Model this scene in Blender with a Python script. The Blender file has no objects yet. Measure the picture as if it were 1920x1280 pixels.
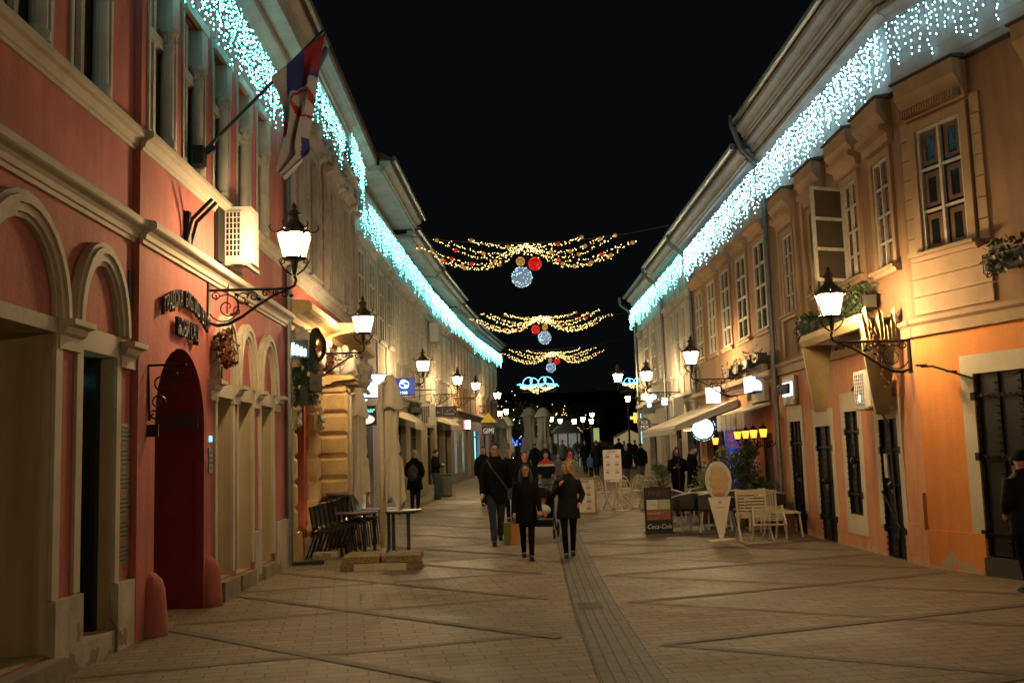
import bpy, math, random
from mathutils import Vector, Matrix
from mathutils.geometry import tessellate_polygon
R = random.Random(7)
SC = bpy.context.scene; COL = SC.collection
# ---------------------------------------------------------------- camera, world, exposure
F, CH, ROLL = 1867.0, 1.65, 0.03
def _n(v): return v.normalized()
_y = _n(Vector((-15/F, -213/F, -1))); _u = Vector((-math.sin(ROLL), math.cos(ROLL), 0))
_z = _n(_u-_u.dot(_y)*_y); _x = _y.cross(_z)
cd = bpy.data.cameras.new('camera'); cam = bpy.data.objects.new('camera', cd); COL.objects.link(cam)
cd.sensor_width = 36; cd.lens = F/1920*36; cd.clip_start = .05; cd.clip_end = 900
cam.matrix_world = Matrix(((_x[0],_x[1],_x[2],0),(_y[0],_y[1],_y[2],0),(_z[0],_z[1],_z[2],CH),(0,0,0,1)))
SC.camera = cam
W = bpy.data.worlds.new('World'); SC.world = W; W.use_nodes = True
_bg = W.node_tree.nodes['Background']; _bg.inputs[0].default_value = (.8,.9,1.0,1); _bg.inputs[1].default_value = .0030
SC.view_settings.view_transform = 'Standard'; SC.view_settings.look = 'None'; SC.view_settings.exposure = 0; SC.view_settings.gamma = 1
cy = SC.cycles; cy.use_light_tree = True; cy.max_bounces = 5; cy.diffuse_bounces = 3; cy.glossy_bounces = 3; cy.transmission_bounces = 3
cy.transparent_max_bounces = 6; cy.sample_clamp_indirect = 3; cy.caustics_reflective = False; cy.caustics_refractive = False
cy.use_denoising = True
def ray(px, py):
    d = Vector(((px-960)/F, (640-py)/F, -1)); return Vector((_x.dot(d), _y.dot(d), _z.dot(d)))
def at(px, py, Y):
    d = ray(px, py); return Vector((0,0,CH)) + d*(Y/d.y)
def gz(Y): return .016*max(0, min(Y, 62)-18)
# ---------------------------------------------------------------- materials
MATS = {}
def mat(name, col=(.5,.5,.5), rough=.8, metal=0, var=0, scale=3, bump=0, bscale=40, col2=None, emit=None, es=0, spec=.5, patch=None):
    if name in MATS: return MATS[name]
    m = bpy.data.materials.new(name); m.use_nodes = True; MATS[name] = m
    nt = m.node_tree; N = nt.nodes; Lk = nt.links; b = N['Principled BSDF']
    b.inputs['Base Color'].default_value = (*col, 1); b.inputs['Roughness'].default_value = rough
    b.inputs['Metallic'].default_value = metal; b.inputs['Specular IOR Level'].default_value = spec
    if var or col2 or bump or patch: tc = N.new('ShaderNodeTexCoord')
    if var or col2:
        nz = N.new('ShaderNodeTexNoise'); nz.inputs['Scale'].default_value = scale; nz.inputs['Detail'].default_value = 8; nz.inputs['Roughness'].default_value = .62
        Lk.new(tc.outputs['Object'], nz.inputs['Vector'])
        rp = N.new('ShaderNodeValToRGB'); rp.color_ramp.elements[0].position = .35; rp.color_ramp.elements[1].position = .68
        c2 = col2 or tuple(c*(1-var) for c in col)
        rp.color_ramp.elements[0].color = (*c2, 1); rp.color_ramp.elements[1].color = (*col, 1)
        Lk.new(nz.outputs['Fac'], rp.inputs['Fac']); out = rp.outputs['Color']
        if patch:   # peeled plaster near the foot of the wall
            zs = N.new('ShaderNodeSeparateXYZ'); Lk.new(tc.outputs['Object'], zs.inputs[0])
            mr = N.new('ShaderNodeMapRange'); mr.inputs[1].default_value = patch[1]; mr.inputs[2].default_value = .02; mr.inputs[3].default_value = -.25; mr.inputs[4].default_value = .12
            Lk.new(zs.outputs['Z'], mr.inputs[0])
            n2 = N.new('ShaderNodeTexNoise'); n2.inputs['Scale'].default_value = 3.4; n2.inputs['Detail'].default_value = 6; Lk.new(tc.outputs['Object'], n2.inputs['Vector'])
            ad = N.new('ShaderNodeMath'); Lk.new(n2.outputs['Fac'], ad.inputs[0]); Lk.new(mr.outputs[0], ad.inputs[1])
            gt = N.new('ShaderNodeMath'); gt.operation = 'GREATER_THAN'; gt.inputs[1].default_value = .585; Lk.new(ad.outputs[0], gt.inputs[0])
            mx = N.new('ShaderNodeMix'); mx.data_type = 'RGBA'; Lk.new(gt.outputs[0], mx.inputs[0]); Lk.new(out, mx.inputs[6]); mx.inputs[7].default_value = (*patch[0], 1); out = mx.outputs[2]
        Lk.new(out, b.inputs['Base Color'])
    if var and any(w in name for w in ('plaster','plinth','wall')) and 'cornice' not in name :   # rain streaks and grime running down
        mp = N.new('ShaderNodeMapping'); mp.inputs['Scale'].default_value = (5,5,.35); Lk.new(tc.outputs['Object'], mp.inputs[0])
        n3 = N.new('ShaderNodeTexNoise'); n3.inputs['Scale'].default_value = 1.3; n3.inputs['Detail'].default_value = 7; Lk.new(mp.outputs[0], n3.inputs['Vector'])
        m3 = N.new('ShaderNodeMapRange'); m3.inputs[1].default_value = .38; m3.inputs[2].default_value = .62; m3.inputs[3].default_value = .95 if name[:5] in ('orang','peach') else .86; m3.inputs[4].default_value = 1.06; Lk.new(n3.outputs['Fac'], m3.inputs[0])
        v3 = N.new('ShaderNodeVectorMath'); v3.operation = 'SCALE'; Lk.new(out, v3.inputs[0]); Lk.new(m3.outputs[0], v3.inputs['Scale']); Lk.new(v3.outputs[0], b.inputs['Base Color'])
    if bump:
        nb = N.new('ShaderNodeTexNoise'); nb.inputs['Scale'].default_value = bscale; nb.inputs['Detail'].default_value = 5
        Lk.new(tc.outputs['Object'], nb.inputs['Vector'])
        bp = N.new('ShaderNodeBump'); bp.inputs['Strength'].default_value = bump; bp.inputs['Distance'].default_value = .02
        Lk.new(nb.outputs['Fac'], bp.inputs['Height']); Lk.new(bp.outputs[0], b.inputs['Normal'])
    if emit:
        b.inputs['Emission Color'].default_value = (*emit, 1); b.inputs['Emission Strength'].default_value = es
    return m
WARM = (1.0, .66, .26)
M = {
 'salmon': mat('salmon_plaster', (.46,.132,.122), .85, var=.34, scale=1.0, bump=.4, bscale=18, patch=((.36,.15,.12), .35)),
 'cream': mat('cream_trim', (.50,.45,.37), .8, var=.25, scale=2.2, bump=.2, bscale=25),
 'cream_base': mat('worn_cream_plinth', (.46,.42,.35), .85, var=.3, scale=3, bump=.3, bscale=20, patch=((.22,.18,.14), .55)),
 'grey_trim': mat('grey_stone_trim', (.45,.43,.40), .8, var=.3, scale=3, bump=.25, bscale=25),
 'beige': mat('beige_reveal', (.34,.29,.20), .85, var=.15, scale=1.5, bump=.1),
 'darkred': mat('dark_red_paint', (.26,.03,.03), .6, var=.2, scale=2),
 'brick_red': mat('brick_red_plaster', (.40,.09,.06), .8, var=.25, scale=1.5, bump=.2),
 'lit_cream': mat('ochre_stucco', (.54,.40,.19), .8, var=.3, scale=3, bump=.4, bscale=18),  # cream stucco with the yellow of the uplights put into its colour
 'orange': mat('orange_plaster', (.80,.30,.085), .85, var=.16, scale=1.1, bump=.25, bscale=24, patch=((.5,.36,.26), .5)),
 'peach': mat('peach_plaster', (.66,.31,.17), .85, var=.2, scale=1.4, bump=.25, bscale=24, patch=((.5,.36,.26), .4)),
 'tan': mat('tan_plaster', (.34,.20,.115), .85, var=.34, scale=.9, bump=.25, bscale=26),
 'tan_trim': mat('tan_trim', (.42,.28,.17), .8, var=.25, scale=2.4, bump=.2),
 'pale': mat('pale_cornice_plaster', (.46,.435,.41), .8, var=.3, scale=2, bump=.2),
 'grey_wall': mat('grey_plaster', (.40,.36,.30), .85, var=.3, scale=1.5, bump=.25),
 'white_wall': mat('offwhite_plaster', (.40,.37,.335), .85, var=.22, scale=1.5, bump=.2),
 'pink_wall': mat('dull_pink_plaster', (.36,.22,.19), .85, var=.25, scale=1.5, bump=.2),
 'violet_lit': mat('lilac_wall', (.34,.33,.40), .8, var=.1, scale=2),  # grey shop wall with the violet light on it put into the colour
 'roof': mat('roof_tiles', (.07,.045,.04), .85, var=.4, scale=9, bump=.5, bscale=14),
 'zinc': mat('zinc_sheet', (.22,.24,.26), .38, metal=.7, var=.3, scale=6),
 'wood_white': mat('white_painted_wood', (.55,.52,.47), .55, var=.3, scale=12, bump=.1),
 'glass': mat('window_glass', (.010,.012,.016), .04, spec=.35, bump=.6, bscale=4),
 'curtain': mat('brown_inner_window', (.14,.07,.035), .6, var=.4, scale=6),
 'iron': mat('black_iron', (.016,.015,.015), .42, metal=.55, bump=.2),
 'cap': mat('bronze_lamp_cap', (.07,.05,.03), .55, metal=.4, var=.3, scale=12),  # iron roof of the lantern, its brownish lamplight put into the colour
 'iron_door': mat('dark_steel_sheet', (.035,.036,.042), .42, metal=.5, var=.35, scale=1.6, bump=.15, bscale=6),
 'white_frame': mat('white_opening_frame', (.62,.56,.45), .8, var=.14, scale=3, bump=.2, patch=((.35,.25,.17), .35)),
 'white': mat('white_enamel', (.66,.65,.62), .45, var=.1, scale=6),
 'off': mat('offwhite_metal', (.56,.50,.38), .5, var=.2, scale=8),
 'black': mat('matte_black', (.012,.012,.012), .6),
 'dgrey': mat('dark_grey', (.05,.05,.052), .55, var=.2),
 'grey': mat('mid_grey', (.2,.2,.2), .6, var=.2),
 'canvas': mat('beige_canvas', (.62,.57,.47), .9, var=.18, scale=4, bump=.3, bscale=60),
 'canvas_white': mat('pale_canvas', (.60,.55,.46), .85, var=.12, scale=4),
 'gold_canvas': mat('golden_awning_canvas', (.66,.53,.29), .6, var=.25, scale=5),
 'concrete': mat('exposed_aggregate_concrete', (.40,.31,.17), .95, var=.75, scale=60, bump=.9, bscale=70),
 'stone': mat('stone_step', (.26,.22,.17), .85, var=.35, scale=4, bump=.3),
 'wood': mat('light_wood', (.42,.25,.10), .6, var=.25, scale=9),
 'steel': mat('brushed_steel', (.42,.40,.38), .3, metal=.9, var=.15, scale=8),
 'brass': mat('dull_brass', (.17,.14,.055), .5, metal=.0, var=.25, scale=8),
 'leaf': mat('leaf_green', (.06,.10,.035), .55, var=.45, scale=14),
 'leaf2': mat('variegated_leaf', (.22,.28,.12), .55, var=.5, scale=20),
 'dusty': mat('dusty_window_glass', (.075,.072,.065), .55, spec=.3, var=.4, scale=5),
 'fir': mat('fir_green', (.035,.075,.045), .6, var=.4, scale=20),
 'bark': mat('tree_bark', (.09,.06,.04), .9, var=.4, scale=10),
 'terracotta': mat('terracotta', (.24,.10,.05), .8, var=.2),
 'blue': mat('blue_panel', (.02,.06,.32), .4),
 'red': mat('red_paint', (.5,.02,.02), .4),
 'yellow': mat('yellow_paint', (.5,.36,.05), .5),
 'cable': mat('cable_black', (.02,.02,.02), .6),
 'greenbox': mat('grey_green_enamel', (.12,.13,.11), .6, var=.2),
 'lantern': mat('lantern_lit_glass', (.9,.8,.6), .4, emit=(1.0,.66,.30), es=345),
 'lantern_far': mat('lantern_lit_glass_far', (.9,.8,.6), .4, emit=(1.0,.64,.28), es=60),
 'amber': mat('amber_lamp_glass', (.8,.4,.1), .4, emit=(1.0,.36,.04), es=2.6),
 'cyan_led': mat('cyan_led_bulb', (.5,.9,.9), .4, emit=(.18,.90,.84), es=11),
 'ice_led': mat('cool_white_led_bulb', (.7,.9,1), .4, emit=(.40,.84,1.0), es=11),
 'gold_led': mat('warm_led_bulb', (1,.8,.4), .4, emit=(1.0,.72,.26), es=5),
 'white_led': mat('cold_led_bulb', (.8,.9,1), .4, emit=(.5,.82,1.0), es=3.2),
 'cold_glow': mat('cold_lit_panel', (.8,.9,1), .4, emit=(.82,.92,1.0), es=2.2),
 'cyan_glow': mat('cyan_lit_panel', (.6,.9,1), .4, emit=(.22,.85,1.0), es=1.6),
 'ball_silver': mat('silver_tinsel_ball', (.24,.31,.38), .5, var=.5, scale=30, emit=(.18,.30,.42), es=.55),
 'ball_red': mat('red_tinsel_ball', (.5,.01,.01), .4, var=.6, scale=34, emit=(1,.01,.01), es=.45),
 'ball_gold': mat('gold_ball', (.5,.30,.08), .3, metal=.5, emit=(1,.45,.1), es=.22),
 'neon_blue': mat('blue_neon', (.3,.6,1), .4, emit=(.18,.62,1.0), es=3.0),
}
# ---------------------------------------------------------------- objects
def tag(o, label=None, cat=None, group=None, kind=None):
    if label: o['label'] = label
    if cat: o['category'] = cat
    if group: o['group'] = group
    if kind: o['kind'] = kind
    return o
def empty(name, loc=(0,0,0), rz=0, label=None, cat=None, group=None):
    o = bpy.data.objects.new(name, None); COL.objects.link(o); o.location = loc; o.rotation_euler = (0,0,rz)
    o.empty_display_size = .1
    return tag(o, label, cat, group)
def copy_tree(o, parent=None):
    c = o.copy(); COL.objects.link(c); c.parent = parent
    for ch in list(o.children): copy_tree(ch, c)
    return c
class MB:
    def __init__(s): s.v = []; s.f = []; s.sm = False
    def add(s, vs, fs):
        o = len(s.v); s.v += [tuple(v) for v in vs]; s.f += [tuple(i+o for i in f) for f in fs]; return s
    def box(s, fr, u0, u1, z0, z1, n0, n1):
        P = fr.P; return s.add([P(u0,z0,n0),P(u1,z0,n0),P(u1,z0,n1),P(u0,z0,n1),P(u0,z1,n0),P(u1,z1,n0),P(u1,z1,n1),P(u0,z1,n1)],
            [(0,1,2,3),(7,6,5,4),(0,4,5,1),(1,5,6,2),(2,6,7,3),(3,7,4,0)])
    def bb(s, c, d, rz=0):   # box by centre and size
        cs, sn = math.cos(rz), math.sin(rz); vs = []
        for k in (-1,1):
            for i, j in ((-1,-1),(1,-1),(1,1),(-1,1)):
                x, y = i*d[0]/2, j*d[1]/2; vs.append((c[0]+x*cs-y*sn, c[1]+x*sn+y*cs, c[2]+k*d[2]/2))
        return s.add(vs, [(3,2,1,0),(4,5,6,7),(0,1,5,4),(1,2,6,5),(2,3,7,6),(3,0,4,7)])
    def prof(s, fr, pts, u0, u1):   # profile of (n,z) swept along u
        k = len(pts); vs = [fr.P(u0,z,n) for n,z in pts]+[fr.P(u1,z,n) for n,z in pts]
        fs = [(i,(i+1)%k,k+(i+1)%k,k+i) for i in range(k)]
        tri = tessellate_polygon([[Vector((n,z,0)) for n,z in pts]])
        fs += [tuple(t) for t in tri]+[tuple(k+i for i in t[::-1]) for t in tri]
        return s.add(vs, fs)
    def poly(s, fr, outline, n0, n1, holes=(), side=True):   # (u,z) polygon with holes, front at n1, reveals back to n0
        loops = [outline]+list(holes); flat = [p for l in loops for p in l]
        tri = tessellate_polygon([[Vector((u,z,0)) for u,z in l] for l in loops])
        s.add([fr.P(u,z,n1) for u,z in flat], [tuple(t) for t in tri])
        if not holes: s.add([fr.P(u,z,n0) for u,z in flat], [tuple(t) for t in tri])
        for li, l in enumerate(loops):
            if li == 0 and not side: continue
            k = len(l); s.add([fr.P(u,z,n1) for u,z in l]+[fr.P(u,z,n0) for u,z in l], [(i,(i+1)%k,k+(i+1)%k,k+i) for i in range(k)])
        return s
    def cyl(s, a, b, r0, r1=None, seg=8, cap=True):
        r1 = r0 if r1 is None else r1; a = Vector(a); b = Vector(b); d = (b-a)
        if d.length < 1e-6: return s
        d.normalize(); t = Vector((0,0,1)) if abs(d.z) < .9 else Vector((1,0,0)); e1 = d.cross(t).normalized(); e2 = d.cross(e1)
        vs = []
        for c, r in ((a,r0),(b,r1)):
            for i in range(seg):
                q = 2*math.pi*i/seg; vs.append(c+e1*(r*math.cos(q))+e2*(r*math.sin(q)))
        fs = [(i,(i+1)%seg,seg+(i+1)%seg,seg+i) for i in range(seg)]
        if cap: fs += [tuple(range(seg))[::-1], tuple(range(seg,2*seg))]
        return s.add(vs, fs)
    def tube(s, pts, r, seg=6, cap=True):
        pts = [Vector(p) for p in pts]; k = len(pts); rr = r if isinstance(r,(list,tuple)) else [r]*k; vs = []; e1 = None
        for i, p in enumerate(pts):
            d = (pts[min(i+1,k-1)]-pts[max(i-1,0)])
            if d.length < 1e-7: d = Vector((0,0,1))
            d.normalize()
            if e1 is None:
                t = Vector((0,0,1)) if abs(d.z) < .9 else Vector((1,0,0)); e1 = d.cross(t).normalized()
            else:
                e1 = (e1-d*e1.dot(d)); e1 = e1.normalized() if e1.length > 1e-5 else d.orthogonal().normalized()
            e2 = d.cross(e1)
            for j in range(seg):
                q = 2*math.pi*j/seg; vs.append(p+e1*(rr[i]*math.cos(q))+e2*(rr[i]*math.sin(q)))
        fs = [(i*seg+j, i*seg+(j+1)%seg, (i+1)*seg+(j+1)%seg, (i+1)*seg+j) for i in range(k-1) for j in range(seg)]
        if cap: fs += [tuple(range(seg))[::-1], tuple(range((k-1)*seg,k*seg))]
        return s.add(vs, fs)
    def rings(s, rs, seg=12, cap=True):   # rs: (cx,cy,cz,rx,ry)
        vs = [(cx+rx*math.cos(2*math.pi*j/seg), cy+ry*math.sin(2*math.pi*j/seg), cz) for cx,cy,cz,rx,ry in rs for j in range(seg)]
        k = len(rs); fs = [(i*seg+j, i*seg+(j+1)%seg, (i+1)*seg+(j+1)%seg, (i+1)*seg+j) for i in range(k-1) for j in range(seg)]
        if cap: fs += [tuple(range(seg))[::-1], tuple(range((k-1)*seg,k*seg))]
        return s.add(vs, fs)
    def ell(s, c, r, seg=10, rg=7, rot=None):
        vs = []; c = Vector(c)
        for i in range(1, rg):
            a = math.pi*i/rg
            for j in range(seg):
                b = 2*math.pi*j/seg; p = Vector((r[0]*math.sin(a)*math.cos(b), r[1]*math.sin(a)*math.sin(b), -r[2]*math.cos(a)))
                vs.append(c+(rot @ p if rot else p))
        t = Vector((0,0,r[2])); t = rot @ t if rot else t; vs += [c-t, c+t]; k = (rg-1)*seg
        fs = [(i*seg+j, i*seg+(j+1)%seg, (i+1)*seg+(j+1)%seg, (i+1)*seg+j) for i in range(rg-2) for j in range(seg)]
        fs += [(k,(j+1)%seg,j) for j in range(seg)]+[(k+1,(rg-2)*seg+j,(rg-2)*seg+(j+1)%seg) for j in range(seg)]
        return s.add(vs, fs)
    def octa(s, p, r, rz=None):
        x,y,z = p; rz = rz or r
        return s.add([(x+r,y,z),(x,y+r,z),(x-r,y,z),(x,y-r,z),(x,y,z+rz),(x,y,z-rz)], [(0,1,4),(1,2,4),(2,3,4),(3,0,4),(1,0,5),(2,1,5),(3,2,5),(0,3,5)])
    def build(s, name, m, parent=None, smooth=False, label=None, cat=None, group=None, kind=None, matfn=None):
        if not s.v: return None
        if name in ('small_bauble','leg','impost_band','dish_picture'):
            gs = split_groups(s)
            if len(gs) > 1: return [g_.build(name+'', m, parent, smooth, label, cat, group, kind, matfn) if False else g_._b(name, m, parent, smooth, label, cat, group, kind, matfn) for g_ in gs][-1]
        return s._b(name, m, parent, smooth, label, cat, group, kind, matfn)
    def _b(s, name, m, parent, smooth, label, cat, group, kind, matfn):
        me = bpy.data.meshes.new(name); me.from_pydata(s.v, [], s.f)
        for x in (m if isinstance(m, list) else [m]): me.materials.append(M[x] if isinstance(x, str) else x)
        if smooth: me.polygons.foreach_set('use_smooth', [True]*len(me.polygons))
        if matfn: me.polygons.foreach_set('material_index', [matfn(p.center) for p in me.polygons])
        me.update(); o = bpy.data.objects.new(name, me); COL.objects.link(o); o.parent = parent
        return tag(o, label, cat, group, kind)
def split_groups(mb, tol=.004):   # separate pieces that do not touch
    n = len(mb.v); par = list(range(n))
    def fd(i):
        while par[i] != i: par[i] = par[par[i]]; i = par[i]
        return i
    for f in mb.f:
        a = fd(f[0])
        for i in f[1:]: par[fd(i)] = a
    bb = {}
    for i, v in enumerate(mb.v):
        k = fd(i); b = bb.setdefault(k, [list(v), list(v)])
        for c in range(3): b[0][c] = min(b[0][c], v[c]); b[1][c] = max(b[1][c], v[c])
    ks = list(bb); g = {k: k for k in ks}
    def fg(k):
        while g[k] != k: k = g[k]
        return k
    for i, a in enumerate(ks):
        for b in ks[i+1:]:
            if all(bb[a][0][c]-tol <= bb[b][1][c] and bb[b][0][c]-tol <= bb[a][1][c] for c in range(3)): g[fg(b)] = fg(a)
    out = {}
    for f in mb.f:
        o, mp = out.setdefault(fg(fd(f[0])), (MB(), {})); q_ = []
        for i in f:
            if i not in mp: mp[i] = len(o.v); o.v.append(mb.v[i])
            q_.append(mp[i])
        o.f.append(tuple(q_))
    return [o for o, _ in out.values()]
class Fr:   # facade frame: u along the wall, z up, n out into the street
    def __init__(s, A, B, side, n=0):
        s.A = Vector((A[0],A[1],0)); s.d = Vector((B[0]-A[0],B[1]-A[1],0)); s.L = s.d.length; s.d.normalize()
        s.n = Vector((s.d.y,-s.d.x,0))*side; s.A = s.A+s.n*n; s.side = side
    def P(s, u, z, n=0): return s.A+s.d*u+s.n*n+Vector((0,0,z))
    def px(s, px, py, n=0):
        d = ray(px, py); O = Vector((0,0,CH)); A = s.A+s.n*n; t = (A-O).dot(s.n)/d.dot(s.n); q = O+d*t; return (q-s.A).dot(s.d), q.z
    def rz(s): return math.atan2(s.d.y, s.d.x)
def WF(c=(0,0,0), rz=0):   # free frame; u along x rotated by rz, n along y
    f = Fr((c[0],c[1]), (c[0]+math.cos(rz),c[1]+math.sin(rz)), -1); f.A = Vector(c); return f
LOC = WF()
def remeshed(mb, name, m, voxel, parent, smooth_it=2, **kw):
    me = bpy.data.meshes.new(name); me.from_pydata(mb.v, [], mb.f); o = bpy.data.objects.new('_t', me); COL.objects.link(o)
    md = o.modifiers.new('r','REMESH'); md.mode = 'VOXEL'; md.voxel_size = voxel
    if smooth_it: sm = o.modifiers.new('s','SMOOTH'); sm.factor = .5; sm.iterations = smooth_it
    dg = bpy.context.evaluated_depsgraph_get(); nm = bpy.data.meshes.new_from_object(o.evaluated_get(dg)); nm.name = name
    bpy.data.objects.remove(o); bpy.data.meshes.remove(me)
    for x in (m if isinstance(m, list) else [m]): nm.materials.append(M[x] if isinstance(x, str) else x)
    nm.polygons.foreach_set('use_smooth', [True]*len(nm.polygons))
    fn = kw.pop('matfn', None)
    if fn: nm.polygons.foreach_set('material_index', [fn(p.center) for p in nm.polygons])
    q = bpy.data.objects.new(name, nm); COL.objects.link(q); q.parent = parent
    return tag(q, **kw)
def text(name, body, size, P0, ex, ez, m, parent=None, ext=.006, align='CENTER', shear=0, sx=1.0):
    """flat lettering standing in the plane of ex (reading direction) and ez (up)"""
    cu = bpy.data.curves.new('t','FONT'); cu.body = body; cu.size = size; cu.extrude = ext; cu.align_x = align; cu.align_y = 'CENTER'; cu.shear = shear; cu.resolution_u = 2
    o = bpy.data.objects.new('_t', cu); COL.objects.link(o); dg = bpy.context.evaluated_depsgraph_get()
    me = bpy.data.meshes.new_from_object(o.evaluated_get(dg)); bpy.data.objects.remove(o)
    ex = Vector(ex).normalized(); ez = Vector(ez).normalized(); en = ex.cross(ez); P0 = Vector(P0)
    for v in me.vertices: v.co = P0+ex*(v.co.x*sx)+ez*v.co.y+en*v.co.z
    me.name = name; me.materials.clear(); me.materials.append(M[m] if isinstance(m, str) else m)
    q = bpy.data.objects.new(name, me); COL.objects.link(q); q.parent = parent; return q
def arch(uc, hw, zs, zt, k=10):   # points of an arch from right to left (over the top)
    return [(uc+hw*math.cos(math.pi*i/k), zs+(zt-zs)*math.sin(math.pi*i/k)) for i in range(k+1)]
def rect(u0,u1,z0,z1): return [(u0,z0),(u1,z0),(u1,z1),(u0,z1)]
def cornice(z0, z1, n, base=0):   # classical stepped profile
    h = z1-z0; return [(base-.02,z0),(base+n*.18,z0),(base+n*.22,z0+h*.16),(base+n*.35,z0+h*.2),(base+n*.42,z0+h*.4),(base+n*.6,z0+h*.52),(base+n*.9,z0+h*.6),(base+n,z0+h*.66),(base+n,z0+h*.88),(base+n*.9,z1),(base-.02,z1+.03)]
# ---------------------------------------------------------------- ground
def ground_mat():
    m = bpy.data.materials.new('paving'); m.use_nodes = True; nt = m.node_tree; N = nt.nodes; L = nt.links; b = N['Principled BSDF']
    tc = N.new('ShaderNodeTexCoord'); mp = N.new('ShaderNodeMapping'); mp.inputs['Rotation'].default_value = (0,0,math.radians(-9)); L.new(tc.outputs['Object'], mp.inputs[0])
    br = N.new('ShaderNodeTexBrick'); br.inputs['Scale'].default_value = 1; br.inputs['Brick Width'].default_value = .32; br.inputs['Row Height'].default_value = .16
    br.inputs['Mortar Size'].default_value = .009; br.inputs['Mortar Smooth'].default_value = .3; br.inputs['Bias'].default_value = 0
    br.inputs['Color1'].default_value = (.26,.197,.135,1); br.inputs['Color2'].default_value = (.19,.143,.097,1); br.inputs['Mortar'].default_value = (.10,.08,.055,1)
    L.new(mp.outputs[0], br.inputs['Vector'])
    nz = N.new('ShaderNodeTexNoise'); nz.inputs['Scale'].default_value = .55; nz.inputs['Detail'].default_value = 9; nz.inputs['Roughness'].default_value = .65; L.new(tc.outputs['Object'], nz.inputs['Vector'])
    rp = N.new('ShaderNodeMapRange'); rp.inputs[1].default_value = .3; rp.inputs[2].default_value = .7; rp.inputs[3].default_value = .68; rp.inputs[4].default_value = 1.22; L.new(nz.outputs['Fac'], rp.inputs[0])
    n2 = N.new('ShaderNodeTexNoise'); n2.inputs['Scale'].default_value = 55; n2.inputs['Detail'].default_value = 4; L.new(tc.outputs['Object'], n2.inputs['Vector'])
    r2 = N.new('ShaderNodeMapRange'); r2.inputs[1].default_value = .3; r2.inputs[2].default_value = .7; r2.inputs[3].default_value = .7; r2.inputs[4].default_value = 1.25; L.new(n2.outputs['Fac'], r2.inputs[0])
    mu = N.new('ShaderNodeMath'); mu.operation = 'MULTIPLY'; L.new(rp.outputs[0], mu.inputs[0]); L.new(r2.outputs[0], mu.inputs[1])
    vm = N.new('ShaderNodeVectorMath'); vm.operation = 'SCALE'; L.new(br.outputs['Color'], vm.inputs[0]); L.new(mu.outputs[0], vm.inputs['Scale'])
    L.new(vm.outputs[0], b.inputs['Base Color']); rr_ = N.new('ShaderNodeMapRange'); rr_.inputs[1].default_value = .35; rr_.inputs[2].default_value = .65; rr_.inputs[3].default_value = .52; rr_.inputs[4].default_value = .78; L.new(nz.outputs['Fac'], rr_.inputs[0]); L.new(rr_.outputs[0], b.inputs['Roughness'])
    bp = N.new('ShaderNodeBump'); bp.inputs['Strength'].default_value = .5; bp.inputs['Distance'].default_value = .01
    sb = N.new('ShaderNodeMath'); sb.operation = 'MULTIPLY_ADD'; sb.inputs[1].default_value = -1; L.new(br.outputs['Fac'], sb.inputs[0]); L.new(n2.outputs['Fac'], sb.inputs[2])
    vo = N.new('ShaderNodeTexVoronoi'); vo.inputs['Scale'].default_value = 2.2; L.new(tc.outputs['Object'], vo.inputs['Vector']); lt = N.new('ShaderNodeMapRange'); lt.inputs[1].default_value = .035; lt.inputs[2].default_value = .06; lt.inputs[3].default_value = .45; lt.inputs[4].default_value = 1; L.new(vo.outputs['Distance'], lt.inputs[0]); m4 = N.new('ShaderNodeMath'); m4.operation = 'MULTIPLY'; L.new(mu.outputs[0], m4.inputs[0]); L.new(lt.outputs[0], m4.inputs[1]); L.new(m4.outputs[0], vm.inputs['Scale'])
    L.new(sb.outputs[0], bp.inputs['Height']); L.new(bp.outputs[0], b.inputs['Normal']); return m
M['paving'] = ground_mat()
g = MB(); xs = [-120,-30,-8,-4,0,4,8,30,120]; ys = [-20,0,6,12,18,26,34,42,50,62,80,120,220,500]
vs = [(x,y,gz(y)) for y in ys for x in xs]; k = len(xs)
g.add(vs, [(j*k+i,j*k+i+1,(j+1)*k+i+1,(j+1)*k+i) for j in range(len(ys)-1) for i in range(k-1)])
g.build('ground', 'paving', kind='structure')
def strip(mb, pts, w, dz):   # flat band lying on the ground
    for a, b in zip(pts[:-1], pts[1:]):
        a = Vector((a[0],a[1],0)); b = Vector((b[0],b[1],0)); d = (b-a).normalized(); e = Vector((-d.y,d.x,0))*w/2
        n = max(1, int((b-a).length/2)); 
        for i in range(n):
            p, q = a+(b-a)*i/n, a+(b-a)*(i+1)/n
            mb.add([(v.x,v.y,gz(v.y)+dz) for v in (p-e,q-e,q+e,p+e)], [(0,1,2,3)])
mat('band', (.165,.122,.083), .7, var=.35, scale=5, bump=.3)
M['band'] = MATS['band']
bd = MB()
for j in range(-1, 12):
    o = j*2.45
    def inn(p): return 5.5 < p[1] < 34
    for i, (a, b) in enumerate([((-3.5,8.2+o),(.45,9.45+o)), ((-3.5,10.45+o),(.45,6.75+o)), ((1.32,8.75+o+.0),(5.5,6.0+o)), ((1.32,8.75+o),(5.5,10.3+o))]):
        strip(bd, [a,b], .12, .004+.003*(i%2))
bd.build('paving_band', 'band', kind='structure')
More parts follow.
